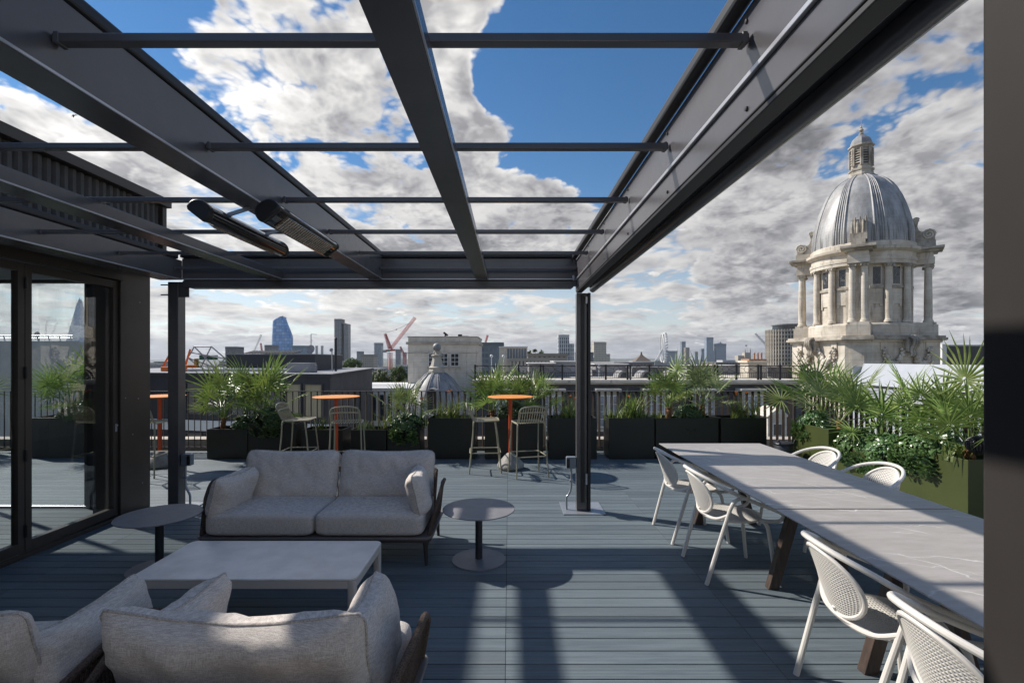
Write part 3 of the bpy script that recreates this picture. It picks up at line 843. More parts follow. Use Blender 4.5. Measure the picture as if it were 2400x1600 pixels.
def make_chair():
    c = thing('dining_chair', '', 'chair')
    TR = .0135
    def seat_fn(u, v):
        x, y = .225 * u + .015, .225 * v
        return Vector((x, y, .455 - .018 * (1 - u * u) * (1 - v * v) + .012 * max(0, -u) ** 2))
    m_, ring = perforated(seat_fn, 26)
    so = m_.build('seat', M_CHAIR, c, 45, solid=.006)
    MB().tube(ring, .010, 8, closed=True).build('seat_rim', M_CHAIR, so)
    def back_fn(u, v):
        y = .185 * u
        z = .625 + .155 * v
        x = -.215 - .33 * (z - .47) + .06 * u * u + .01
        return Vector((x, y, z))
    m_, ring = perforated(back_fn, 24)
    bo = m_.build('backrest', M_CHAIR, c, 45, solid=.006)
    MB().tube(ring, .011, 8, closed=True).build('backrest_rim', M_CHAIR, bo)
    half = [(.17, .17, .452), (.235, .205, .455), (.285, .250, .475), (.295, .278, .520), (.25, .287, .555), (.12, .288, .605), (-.06, .281, .680), (-.20, .235, .755), (-.29, .13, .798), (-.315, 0, .81)]
    full = half + [(x, -y, z) for x, y, z in half[-2::-1]]
    MB().tube(smooth_path(full, 5), TR, 10).build('arm_loop', M_CHAIR, c)
    for s in (-1, 1):
        MB().tube(smooth_path([(.01, s * .286, .648), (-.045, s * .288, .640), (-.085, s * .287, .595), (-.13, s * .282, .46), (-.262, s * .262, 0)], 5), [TR * 1.05] * 16 + [TR * 1.15] * 5, 10).build('leg', M_CHAIR, c)
        MB().tube(smooth_path([(.19, s * .175, .452), (.205, s * .205, .43), (.22, s * .222, .36), (.262, s * .246, 0)], 5), [TR * 1.3] * 3 + [TR * 1.05] * 13, 10).build('leg', M_CHAIR, c)
    MB().tube(smooth_path([(-.115, .283, .52), (-.16, .20, .47), (-.19, .08, .455), (-.19, -.08, .455), (-.16, -.20, .47), (-.115, -.283, .52)], 5), TR * .9, 8).build('rear_rail', M_CHAIR, c)
    MB().tube([(-.19, 0, .452), (-.215, 0, .50)], .012, 8).build('back_bracket', M_CHAIR, c)
    return c
ch = make_chair()
spots = [((1.73, 4.71, 0), 2, 'ivory perforated armchair at the dining table, closest to the slim post'),
         ((1.735, 3.905, 0), -1, 'ivory perforated armchair second along from the slim post, sunlit patch on its seat'),
         ((1.77, 2.33, 0), -4, 'ivory perforated armchair at the veined table, its whole round back in view'),
         ((1.70, 1.67, 0), -3, 'ivory perforated armchair at the veined table right beside the thick pillar'),
         ((2.80, 4.72, 0), 183, 'ivory chair across the table by the planters, closer to the black bin'),
         ((2.83, 4.02, 0), 180, 'ivory chair across the table by the planters, closer to the tall end planter')]
for i, (loc, a, lab) in enumerate(spots):
    o = ch if i == 0 else copy_tree(ch)
    place(o, loc, radians(a), lab, 'ivory chairs around the dining tables')
# ---------------------------------------------------------------- bar tables and stools
def bar_table():
    t = thing('bar_table', '', 'bar table')
    MB().lathe([(.0, 1.083), (.30, 1.083), (.343, 1.092), (.346, 1.098), (.343, 1.102), (.0, 1.103)], 64).build('table_top', M_ORANGE, t, 30)
    MB().extrude([(.029 * cos(2 * pi * k / 8 + .2), .029 * sin(2 * pi * k / 8 + .2)) for k in range(8)], (0, 0, .15), (1, 0, 0), (0, 1, 0), (0, 0, .932)).build('pole', M_RED, t, 0)
    def fn(a, b):
        th = 2 * pi * a
        prof = [(.0, .0), (.17, .0), (.196, .02), (.20, .05), (.185, .085), (.14, .14), (.085, .20), (.05, .235), (.03, .243), (.0, .243)]
        x = b * (len(prof) - 1); i = min(int(x), len(prof) - 2); f = x - i
        r = prof[i][0] * (1 - f) + prof[i + 1][0] * f; z = prof[i][1] * (1 - f) + prof[i + 1][1] * f
        r *= 1 + .10 * cos(3 * th)
        return (r * cos(th), r * sin(th), z)
    MB().grid(fn, 48, 28, cu=True).build('base', M_CONC, t, 60)
    return t
bt = bar_table()
btabs = [((.02, 7.5, 0), 'tall orange-topped bar table with a red pole and its cone base fully visible'),
         ((-2.64, 7.5, 0), 'tall orange-topped bar table with red pole behind the grey sofa'),
         ((-5.42, 7.62, 0), 'tall orange-topped bar table with red pole between thick post and bronze pillar')]
for i, (loc, lab) in enumerate(btabs):
    place(bt if i == 0 else copy_tree(bt), loc, .4 + i, lab, 'orange bar tables along the railing')
def bar_stool():
    s = thing('bar_stool', '', 'bar stool')
    r = .0105
    hw = .205
    # seat and back frame in one bent loop, slats of rod, legs, footrest
    z = .765
    half = [(.20, 0, z), (.20, .13, z), (.175, .19, z), (.10, hw, z), (-.10, hw, z - .006), (-.165, hw - .005, z + .01), (-.205, hw - .01, z + .07), (-.26, hw - .01, z + .18), (-.275, hw - .05, z + .225), (-.28, hw - .12, z + .24), (-.28, 0, z + .245)]
    loop = smooth_path(half + [(x, -y, q) for x, y, q in half[-2:0:-1]], 5, closed=True)
    MB().tube(loop, r, 8, closed=True).build('seat_frame', M_KHAKI, s)
    for k in range(11):
        y = -hw + .03 + (2 * hw - .06) * k / 10
        fx = .195 - .03 * (abs(y) / hw) ** 4
        p = smooth_path([(fx, y, z), (.0, y, z - .008), (-.12, y, z - .004), (-.175, y, z + .03), (-.205, y, z + .09), (-.26, y, z + .2), (-.278, y, z + .24 - .02 * (abs(y) / hw) ** 6)], 4)
        MB().tube(p, .0052, 6).build('slat', M_KHAKI, s)
    hb = [(-.215, hw - .012, z + .11), (-.232, hw - .02, z + .145), (-.236, hw - .08, z + .155), (-.236, 0, z + .157)]
    MB().tube(smooth_path(hb + [(x, -y, q) for x, y, q in hb[-2::-1]], 4), .008, 8).build('back_rail', M_KHAKI, s)
    for sx in (-1, 1):
        for sy in (-1, 1):
            MB().tube(smooth_path([(sx * .15 - .01, sy * (hw - .01), z - .008), (sx * .165 - .01, sy * hw, z - .05), (sx * .185, sy * (hw + .006), .5), (sx * .235, sy * .235, 0)], 5), r, 8).build('leg', M_KHAKI, s)
    a = .225
    MB().tube([(x, y, .30) for x, y in rrect(2 * a, 2 * a, .06, 4)], .0085, 8, closed=True).build('footrest', M_KHAKI, s)
    return s
bs_ = bar_stool()
stl = [((-.36, 7.38, 0), 4, 'khaki rod bar stool side-on to the orange table with the cone base in view'),
       ((.275, 7.10, 0), 104, 'khaki rod bar stool turned away from the lounge, at the table with visible cone base'),
       ((-3.17, 7.42, 0), 3, 'khaki rod bar stool side-on, left of the red pole behind the sofa'),
       ((-2.335, 7.10, 0), 100, 'khaki rod bar stool with its back to the sofa, in front of the red pole'),
       ((-5.22, 7.08, 0), 95, 'khaki rod bar stool half hidden by the bronze pillar')]
stl[2] = (stl[2][0], stl[2][1], 'khaki rod bar stool side-on beside the shrub planter behind the sofa')
for i, (loc, a, lab) in enumerate(stl):
    place(bs_ if i == 0 else copy_tree(bs_), loc, radians(a), lab, 'khaki bar stools at the orange tables')
# ---------------------------------------------------------------- planting materials
def leaf_mat(name, a, b, rough=.45, trans=.28, dry=None, spec=.5):
    m = bpy.data.materials.new(name); m.use_nodes = True
    t = m.node_tree; g = NG(t); bs = t.nodes['Principled BSDF']; out = t.nodes['Material Output']
    tc = g.n('ShaderNodeTexCoord'); oi = g.n('ShaderNodeObjectInfo')
    vec = g.v('ADD', tc.outputs['Object'], g.v('SCALE', (13.0, 7.0, 3.0), oi.outputs['Random']))
    nz = g.noise(vec, 14, 3, .6)
    c = g.mix(g.rng(nz, .3, .7, 0, 1), (*a, 1), (*b, 1))
    if dry: c = g.mix(g.rng(g.noise(vec, 6, 2, .5), .60, .72, 0, .8), c, (*dry, 1))
    hs = g.n('ShaderNodeHueSaturation'); g.put(hs.inputs['Color'], c)
    g.put(hs.inputs['Value'], g.m('MULTIPLY_ADD', oi.outputs['Random'], .5, .75)); g.put(hs.inputs['Hue'], g.m('MULTIPLY_ADD', oi.outputs['Random'], .03, .485))
    g.put(bs.inputs['Base Color'], hs.outputs[0]); bs.inputs['Roughness'].default_value = rough; bs.inputs['Specular IOR Level'].default_value = spec
    tr = g.n('ShaderNodeBsdfTranslucent'); g.put(tr.inputs[0], g.mix(.5, hs.outputs[0], (.16, .24, .03, 1)))
    mx = g.n('ShaderNodeMixShader'); mx.inputs[0].default_value = trans
    t.links.new(bs.outputs[0], mx.inputs[1]); t.links.new(tr.outputs[0], mx.inputs[2]); t.links.new(mx.outputs[0], out.inputs[0])
    return m
M_PALM = leaf_mat('fan_palm_leaf', (.13, .22, .05), (.32, .40, .12), .42, .3)
M_PALM2 = leaf_mat('fan_palm_leaf_bluish', (.20, .26, .12), (.40, .44, .20), .42, .3)
M_SHRUB = leaf_mat('glossy_shrub_leaf', (.06, .125, .045), (.15, .235, .075), .3, .2, spec=.7)
M_GRASS = leaf_mat('strap_leaf', (.12, .18, .045), (.26, .32, .09), .5, .35, dry=(.30, .22, .05))
M_HERB = leaf_mat('fine_herb', (.08, .12, .06), (.18, .22, .12), .6, .3)
M_TRUNK = mat('palm_fibre', (.13, .065, .03), .9, col2=(.30, .14, .05), vscale=40, stretch=(1, 1, .3), bump=.6, bscale=90)
M_TWIG = mat('shrub_stem', (.06, .045, .03), .8)
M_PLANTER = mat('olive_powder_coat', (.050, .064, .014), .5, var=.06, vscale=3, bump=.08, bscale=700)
M_PLANTER_SHADE = mat('shaded_olive_powder_coat', (.016, .018, .013), .45, var=.08, vscale=3, bump=.08, bscale=700)  # olive paint darkened: shade on the back row put into the colour
M_SOIL = mat('planting_soil', (.045, .032, .024), .95, var=.4, vscale=40, bump=.8, bscale=60)
M_FLOWER = mat('orange_lily_petal', (.75, .22, .03), .5)
M_RAIL = mat('bronze_railing', (.05, .037, .03), .45, .2, var=.12, vscale=6)
M_STONE = mat('parapet_limestone', (.50, .44, .37), .8, var=.15, vscale=3, bump=.3, bscale=30)
# ---------------------------------------------------------------- railing
rail = thing('railing', 'bronze flat-bar balustrade along the end of the terrace behind the planters', 'railing', (0, 8.8, 0))
YR, XR = 8.80, 5.14
def rb_(name, x0, x1, y0, y1, z0, z1, par): return MB().box(x0, x1, y0, y1, z0, z1).build(name, M_RAIL, par, 0)
rb_('handrail', -11.3, XR + .03, YR - .03, YR + .03, 1.088, 1.10, rail)
rb_('bottom_rail', -11.3, XR, YR - .02, YR + .02, .085, .10, rail)
bal = MB().box(-.006, .006, -.022, .022, .1, 1.088).mesh('baluster', M_RAIL, 0)
def balusters(par, pts, rz):
    for (x, y) in pts:
        o = link('baluster', bal, par); o.location = (x, y, 0); o.rotation_euler = (0, 0, rz)
balusters(rail, [(XR - .11 * k, YR) for k in range(1, 130)], radians(38))
for k in range(8): rb_('rail_post', XR - 1.98 * k - .02, XR - 1.98 * k + .02, YR + .024, YR + .064, 0, 1.087, rail)
rail2 = thing('railing', 'bronze balustrade running behind the olive planters beside the dining table', 'railing', (XR, 6, 0))
rb_('handrail', XR + .04, XR + .10, 2.2, YR - .035, 1.088, 1.10, rail2)
rb_('bottom_rail', XR + .05, XR + .09, 2.2, YR - .035, .085, .10, rail2)
balusters(rail2, [(XR + .07, YR - .12 - .11 * k) for k in range(58)], radians(52))
for k in range(3): rb_('rail_post', XR + .10, XR + .14, 8.3 - 1.98 * k, 8.34 - 1.98 * k, 0, 1.087, rail2)
tag(MB().box(-11.5, 5.8, 9.02, 9.34, -3.0, .20).build('parapet', M_STONE, None, 0, bevel=.01), 'pale limestone parapet kerb just outside the end railing', 'parapet')
tag(MB().box(5.46, 5.80, -2.2, 9.015, -3.0, .16).build('parapet', M_STONE, None, 0, bevel=.01), 'pale limestone parapet kerb outside the railing beside the dining table', 'parapet')
# ---------------------------------------------------------------- planters
def planter(x0, x1, y0, y1, h, label, pm=None):
    t = thing('planter', label, 'planter', ((x0 + x1) / 2, (y0 + y1) / 2, 0), 'olive metal planters round the terrace')
    mb = MB(); w = .012
    o = [(x0, y0), (x1, y0), (x1, y1), (x0, y1)]; i = [(x0 + w, y0 + w), (x1 - w, y0 + w), (x1 - w, y1 - w), (x0 + w, y1 - w)]
    vs = [(x, y, .004) for x, y in o] + [(x, y, h) for x, y in o] + [(x, y, h) for x, y in i] + [(x, y, h - .12) for x, y in i]
    fs = []
    for k in range(4):
        q = (k + 1) % 4
        fs += [(k, q, 4 + q, 4 + k), (4 + k, 4 + q, 8 + q, 8 + k), (8 + k, 8 + q, 12 + q, 12 + k)]
    fs.append((3, 2, 1, 0))
    mb.add(vs, fs).build('box', pm or M_PLANTER, t, 0, bevel=.003)
    def sf(a, b):
        x, y = x0 + w + (x1 - x0 - 2 * w) * a, y0 + w + (y1 - y0 - 2 * w) * b
        return (x, y, h - .05 + .02 * mnoise.noise(Vector((x * 6, y * 6, 0))))
    MB().grid(sf, 14, 10).build('soil', M_SOIL, t, 60)
    return t
PF, PB = 8.20, 8.66
def fp(pl, pr, h, lab, yf=PF): return planter(PX(pl, yf), PX(pr, yf), yf, yf + .46, h, lab, M_PLANTER_SHADE)
fp(485, 580, .50, 'low dark planter with a bare-stemmed fan palm beside the thick post')
fp(582, 694, .595, 'dark planter with a glossy shrub and fan palm behind the side-on stool')
fp(706, 803, .49, 'low dark planter of sparse strap leaves behind the red pole near the sofa')
fp(822, 905, .49, 'low dark planter of fine herbs right of the stool backed on the sofa')
fp(908, 984, .55, 'dark planter with an upright silvery palm and trailing glossy shrub')
fp(1004, 1114, .685, 'tall dark planter with orange lilies left of the bar stool')
fp(1136, 1273, .685, 'wide tall dark planter with twin palms behind the bar table')
fp(1287, 1399, .685, 'tall dark planter half behind the slim post')
fp(1427, 1534, .685, 'tall dark planter with grassy daylilies just right of the slim post')
fp(1537, 1684, .685, 'wide dark planter with two tall slender palms behind the dining table end')
fp(1690, 1797, .685, 'dark planter with bronze-green daylilies at the railing corner')
planter(-8.1, -7.15, 8.3, 8.76, .68, 'dark planter with a bushy palm seen through the folding glass doors', M_PLANTER_SHADE)
planter(-10.2, -9.2, 8.3, 8.76, .68, 'dark planter with palm at the far end seen through glass', M_PLANTER_SHADE)
XP0, XP1 = 4.50, 4.96
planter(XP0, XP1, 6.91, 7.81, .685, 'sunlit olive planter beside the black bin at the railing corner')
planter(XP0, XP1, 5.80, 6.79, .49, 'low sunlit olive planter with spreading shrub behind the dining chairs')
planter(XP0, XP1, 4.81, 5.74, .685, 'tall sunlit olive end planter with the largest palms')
# ---------------------------------------------------------------- fan palms
def frond_mesh(seed, segs=20, L=.37, pet=.34, spread=140, fused=.22, m=None):
    rnd = random.Random(seed); mb = MB()
    mb.tube([(0, 0, 0), (pet * .5, 0, .012), (pet, 0, 0)], [.008, .0055, .004], 5)
    for k in range(segs):
        a = radians(-spread + 2 * spread * (k + .5) / segs) + rnd.uniform(-.03, .03)
        ln = L * (1 - .32 * (abs(a) / radians(spread)) ** 2) * rnd.uniform(.9, 1.08)
        d = Vector((cos(a), sin(a), 0)); n = Vector((-sin(a), cos(a), 0))
        droop = rnd.uniform(.02, .10) * ln
        cup = .10 * ln
        st_ = [(0.02, .004), (fused * ln, fused * ln * radians(2 * spread / segs) * .50), (.58 * ln, .0105), (ln, .0010)]
        vs = []
        for (r, hw) in st_:
            t = r / ln
            z = cup * t - droop * t ** 3 * 2.0
            c = Vector((pet, 0, 0)) + d * r
            vs += [c - n * hw + Vector((0, 0, z + hw * .55)), c + Vector((0, 0, z)), c + n * hw + Vector((0, 0, z + hw * .55))]
        fs = []
        for q in range(3):
            b = q * 3; fs += [(b, b + 1, b + 4, b + 3), (b + 1, b + 2, b + 5, b + 4)]
        mb.add(vs, fs)
    return mb.mesh('frond', m or M_PALM, 0)
FR = [frond_mesh(i, 15 + 2 * (i % 3), .29 + .03 * (i % 4), .34 + .06 * (i % 3)) for i in range(5)]
FR2 = [frond_mesh(20 + i, 16, .32, .36, 115, m=M_PALM2) for i in range(3)]
def palm(x, y, z, hgt, seed, label, n=15, sc=1.0, trunk=.16, upright=.5, meshes=None, group='fan palms in the planters'):
    rnd = random.Random(seed)
    t = thing('fan_palm', label, 'palm', (x, y, z), group)
    top = z + trunk
    MB().tube(smooth_path([(x, y, z - .05), (x + rnd.uniform(-.01, .01), y, z + trunk * .5), (x + rnd.uniform(-.02, .02), y, top)], 4), [.036 + .012 * ((k % 2)) for k in range(9)], 9).build('trunk', M_TRUNK, t)
    ms = meshes or FR
    for k in range(n):
        az = k * 2.39996 + rnd.uniform(-.35, .35)
        f = (k + .5) / n
        el = radians(4 + 78 * f ** .7 * (1.0 if upright < .8 else 1.05)) + rnd.uniform(-.12, .12)
        s = sc * rnd.uniform(.82, 1.12) * (1.0 + .42 * f * hgt)
        o = link('frond', ms[rnd.randrange(len(ms))], t)
        o.location = (x + .02 * cos(az), y + .02 * sin(az), top - .03 + .06 * f)
        o.rotation_mode = 'ZYX'
        R = Matrix.Rotation(az, 4, 'Z') @ Matrix.Rotation(-el, 4, 'Y') @ Matrix.Rotation(rnd.uniform(-.7, .7), 4, 'X')
        o.rotation_mode = 'QUATERNION'; o.rotation_quaternion = R.to_quaternion()
        o.scale = (s * rnd.uniform(.9, 1.25), s, s)
    return t
def fpx(px, Y=8.43): return PX(px, Y)
palm(fpx(524), 8.43, .46, .75, 1, 'slender fan palm in the low planter beside the thick post', 13, .95, .20)
palm(fpx(618), 8.45, .54, .95, 2, 'bushy fan palm rising over the glossy shrub behind the stool', 17, 1.02, .16)
palm(fpx(946), 8.45, .50, .55, 3, 'silvery upright fan palm left of the small lead dome', 13, .80, .18, .9, FR2)
palm(fpx(1155), 8.45, .63, .55, 4, 'fan palm left of the red pole in the wide planter', 15, .92, .16)
palm(fpx(1243), 8.47, .63, .60, 5, 'fan palm right of the red pole in the wide planter', 15, .92, .18)
palm(fpx(1566), 8.42, .63, .55, 6, 'tall fan palm with a brown stem behind the dining table end', 14, .92, .22)
palm(fpx(1650), 8.47, .63, .72, 7, 'tallest slender fan palm behind the dining table end', 13, .9, .26, .5, FR2)
palm(-7.62, 8.53, .63, .7, 8, 'bushy fan palm seen through the folding glass doors', 17, 1.1, .15)
palm(-9.7, 8.53, .63, .7, 9, 'fan palm at the far end seen through glass', 13, 1.05, .15)
palm(4.74, 7.42, .63, .35, 10, 'fan palm in the olive planter beside the black bin', 12, 1.15, .22)
palm(4.70, 6.98, .63, .3, 15, 'fan palm crowding the railing corner planter behind the first', 9, 1.05, .16, .5, FR2)
palm(4.72, 6.22, .44, .55, 11, 'fan palm in the low olive planter', 12, 1.12, .17)
palm(4.76, 5.55, .63, .3, 12, 'fan palm over the glossy shrub in the tall end planter', 12, 1.02, .17)
palm(4.70, 5.0, .63, .28, 13, 'fan palm with an orange-brown stem at the corner of the end planter', 14, 1.0, .16)
# ---------------------------------------------------------------- shrubs
def whorl(mb, c, up, n, L, rnd):
    up = up.normalized()
    s = up.orthogonal().normalized(); b = up.cross(s)
    a0 = rnd.uniform(0, 6.28)
    for k in range(n):
        a = a0 + 2 * pi * k / n + rnd.uniform(-.2, .2)
        out = s * cos(a) + b * sin(a)
        d = (out + up * rnd.uniform(.05, .75)).normalized()
        sd = d.cross(up).normalized()
        ln = L * rnd.uniform(.75, 1.2); hw = ln * .19
        fold = d.cross(sd) * (-hw * .35)
        p0, p1, p2, p3 = c, c + d * ln * .45, c + d * ln * .8, c + d * ln + up * (-.12 * ln)
        vs = [p0, p1 - sd * hw * .75, p1 + fold, p1 + sd * hw * .75, p2 - sd * hw, p2 + fold, p2 + sd * hw, p3]
        mb.add(vs, [(0, 2, 1), (0, 3, 2), (1, 2, 5, 4), (2, 3, 6, 5), (4, 5, 7), (5, 6, 7)])
def shrub(x, y, z, rx, ry, rz, seed, label, n=80, L=.062, hang=0):
    rnd = random.Random(seed); L *= 1.3; n = int(n * .85)
    t = thing('shrub', label, 'shrub', (x, y, z), 'glossy shrubs in the planters')
    st_, lf = MB(), MB()
    for k in range(n):
        th = rnd.uniform(0, 2 * pi); ph = math.acos(rnd.uniform(-.25, 1)); r = rnd.uniform(.55, 1) ** .6
        d = Vector((sin(ph) * cos(th), sin(ph) * sin(th), cos(ph)))
        p = Vector((x + d.x * rx * r, y + d.y * ry * r, z + .06 + d.z * rz * r))
        if p.z < z + .02: p.z = z + rnd.uniform(-.02, .06)
        st_.tube([(x + d.x * rx * .15, y + d.y * ry * .15, z - .04), Vector((x, y, z)).lerp(p, .6) + Vector((0, 0, .03)), p], [.005, .0035, .002], 4, caps=False)
        whorl(lf, p, d + Vector((0, 0, .5)), rnd.randint(7, 10), L, rnd)
        whorl(lf, p - d * .035, d + Vector((0, 0, .2)), 6, L * .9, rnd)
    for k in range(hang):
        ax = rnd.uniform(-1, 1)
        p = Vector((x - (rx if ry > rx else 0) * 1.0 + (ax * rx * .8 if rx >= ry else -rnd.uniform(0, .05)), y + (ax * ry * .8 if ry > rx else -ry * rnd.uniform(.95, 1.15)), z - rnd.uniform(.0, .20)))
        st_.tube([(x, y, z), Vector((p.x, p.y, z + .05)).lerp(Vector((x, y, z + .08)), .3), p], [.005, .004, .002], 4, caps=False)
        whorl(lf, p, (p - Vector((x, y, z + .15))) + Vector((0, 0, -.1)), 8, L, rnd)
        whorl(lf, p + Vector((0, 0, .045)), (p - Vector((x, y, z + .1))), 8, L, rnd)
    tag(st_.build('stems', M_TWIG, t), kind='stuff')
    tag(lf.build('foliage', M_SHRUB, t, 0), kind='stuff')
    return t
shrub(fpx(640, 8.38), 8.38, .57, .32, .2, .24, 1, 'glossy green shrub spilling over the dark planter behind the side-on stool', 110, .07, 10)
shrub(fpx(572, 8.42), 8.42, .47, .18, .18, .16, 2, 'small dark glossy shrub under the slender palm', 50, .06)
shrub(fpx(955, 8.34), 8.34, .48, .27, .2, .20, 3, 'glossy shrub trailing over the planter with the silvery palm', 90, .068, 16)
shrub(fpx(1200, 8.45), 8.45, .63, .26, .18, .24, 4, 'dark shrub between the twin palms behind the bar table', 70, .06, 2)
shrub(fpx(1612, 8.44), 8.44, .63, .24, .18, .20, 5, 'dark glossy shrub between the two slender palms', 70, .06, 2)
shrub(4.66, 7.5, .64, .16, .28, .18, 6, 'glossy shrub at the foot of the corner planter palm', 60, .06, 8)
shrub(4.68, 6.55, .46, .2, .32, .22, 7, 'glossy shrub in the low olive planter, its far half', 90, .07, 10)
shrub(4.64, 6.0, .46, .2, .26, .22, 8, 'glossy shrub in the low olive planter, its half nearer the end planter', 90, .078, 16)
shrub(4.66, 5.42, .64, .2, .32, .20, 9, 'glossy whorled shrub hanging over the tall end planter', 100, .078, 20)
shrub(-7.4, 8.45, .64, .3, .2, .24, 10, 'glossy shrub seen through the folding glass doors', 70, .065)
# ---------------------------------------------------------------- strap-leaved plants
def strap(x, y, z, n, L, seed, label, flowers=0, wid=.011, spread=.6, cat='daylily', name='daylily', m=None):
    rnd = random.Random(seed); wid *= 1.45; L *= 1.18
    t = thing(name, label, cat, (x, y, z), 'strap-leaved plants in the planters')
    lf = MB()
    for k in range(n):
        a = rnd.uniform(0, 2 * pi); ln = L * rnd.uniform(.55, 1.15); lean = rnd.uniform(.15, 1.0) * spread
        out = Vector((cos(a), sin(a) * .7, 0)); sd = Vector((-sin(a), cos(a), 0))
        base = Vector((x + rnd.gauss(0, .075), y + rnd.gauss(0, .05), z))
        vs = []
        N = 6
        for q in range(N + 1):
            f = q / N
            p = base + out * (ln * lean * f ** 1.6) + Vector((0, 0, ln * (f * (1 - .3 * lean) - .75 * lean * max(0, f - .45) ** 1.6)))
            hw = wid * (1 - f ** 2.2) * .5 + .0006
            vs += [p - sd * hw, p + sd * hw]
        lf.add(vs, [(2 * q, 2 * q + 1, 2 * q + 3, 2 * q + 2) for q in range(N)])
    tag(lf.build('leaves', m or M_GRASS, t, 60), kind='stuff')
    for k in range(flowers):
        a = rnd.uniform(0, 2 * pi); h = L * rnd.uniform(.75, 1.05)
        tip = Vector((x + .1 * cos(a), y + .08 * sin(a), z + h))
        MB().tube([(x, y, z), ((x + tip.x) / 2, (y + tip.y) / 2, z + h * .6), tip], .0022, 4).build('stalk', M_GRASS, t)
        f = MB()
        for q in range(5):
            b = q * 2 * pi / 5
            d = Vector((cos(b) * .03, sin(b) * .03, .035))
            s = Vector((-sin(b), cos(b), 0)) * .010
            f.add([tip, tip + d * .6 - s, tip + d * .6 + s, tip + d + Vector((0, 0, .005))], [(0, 1, 2), (1, 3, 2)])
        f.build('flower', M_FLOWER, t)
    return t
strap(fpx(752), 8.42, .44, 40, .24, 1, 'sparse strap leaves in the low planter behind the red pole', 0, .010, .5)
strap(fpx(862), 8.42, .44, 70, .20, 2, 'fine herb tufts in the low planter right of the stool', 0, .005, .6, 'herb', 'herb_tuft', M_HERB)
strap(fpx(852, 8.5), 8.5, .44, 14, .36, 12, 'wispy seed-head stems above the fine herbs', 0, .003, .35, 'herb', 'herb_tuft', M_HERB)
strap(fpx(915, 8.36), 8.36, .50, 30, .42, 3, 'arching yellow-green strap leaves beside the silvery palm', 0, .013, .9)
strap(fpx(985, 8.4), 8.4, .52, 26, .46, 13, 'arching strap leaves bending towards the orange lilies', 2, .013, 1.0)
strap(fpx(1060), 8.42, .63, 60, .40, 4, 'orange-flowered daylily clump left of the bar stool', 3, .011, .8)
strap(fpx(1030, 8.38), 8.38, .63, 26, .34, 14, 'loose daylily leaves arching over the lily planter edge', 0, .011, 1.1)
strap(fpx(1100), 8.45, .63, 60, .16, 15, 'low fine herb patch beside the orange lilies', 0, .005, .7, 'herb', 'herb_tuft', M_HERB)
strap(fpx(1335), 8.42, .63, 60, .36, 5, 'daylily clump half behind the slim post', 2, .011, .7)
strap(fpx(1310), 8.45, .63, 70, .15, 16, 'low herb patch left of the slim post', 0, .006, .7, 'herb', 'herb_tuft', M_HERB)
strap(fpx(1480), 8.42, .63, 90, .44, 6, 'full grassy daylily clump right of the slim post', 1, .012, .75)
strap(fpx(1440, 8.4), 8.4, .63, 24, .34, 17, 'yellowing daylily leaves arching over the planter corner', 0, .011, 1.2)
strap(fpx(1510), 8.44, .63, 90, .16, 18, 'low herb patch right of the grassy daylilies', 0, .006, .7, 'herb', 'herb_tuft', M_HERB)
strap(fpx(1630, 8.34), 8.34, .63, 34, .46, 7, 'drooping daylily leaves in front of the slender palms', 0, .014, 1.25)
strap(fpx(1548, 8.4), 8.4, .63, 22, .22, 19, 'short pale strap leaves at the brown palm stem', 0, .012, .8)
strap(fpx(1735), 8.42, .63, 80, .38, 8, 'bronze-green daylily clump at the railing corner', 3, .011, .8)
strap(fpx(1775, 8.36), 8.36, .63, 12, .52, 20, 'single long daylily blades drooping over the corner planter', 0, .014, 1.3)
strap(4.6, 5.02, .64, 34, .26, 9, 'yellow-green strap leaves at the foot of the end planter palm', 0, .013, 1.0)
strap(4.7, 6.3, .45, 40, .22, 21, 'feathery low herb in the low olive planter', 0, .006, .8, 'herb', 'herb_tuft', M_HERB)
# ---------------------------------------------------------------- small things by the planters
bn = thing('ash_bin', 'black drum bin with a lid in the railing corner by the olive planter', 'bin', (4.2, 7.5, 0))
MB().lathe([(.135, .003), (.138, .36), (.132, .37)], 28, (4.2, 7.5, 0)).build('drum', M_SCOL, bn, 40)
MB().lathe([(.145, .372), (.148, .385), (.140, .40), (.02, .41), (.0005, .41)], 28, (4.2, 7.5, 0)).build('lid', M_BLACK, bn, 40)
for s in (-1, 1): MB().tube(smooth_path([(4.2 + s * .10, 7.42, .40), (4.2 + s * .125, 7.42, .45), (4.2 + s * .14, 7.42, .40)], 5), .007, 6).build('handle', M_BLACK, bn)
sh = thing('wicker_globe', 'round black woven globe among the palms on the end planter', 'globe', (4.62, 4.72, .74))
g_ = MB()
for k in range(14):
    a = pi * k / 14
    g_.tube([(4.60 + .105 * cos(t) * cos(a), 4.80 + .105 * cos(t) * sin(a), .835 + .085 * sin(t)) for t in [2 * pi * q / 18 for q in range(18)]], .006, 5, closed=True)
g_.build('ribs', M_BLACK, sh)
MB().ball((4.60, 4.80, .835), .088, 16, 10, (1, 1, .82)).build('core', M_BLACK, sh)
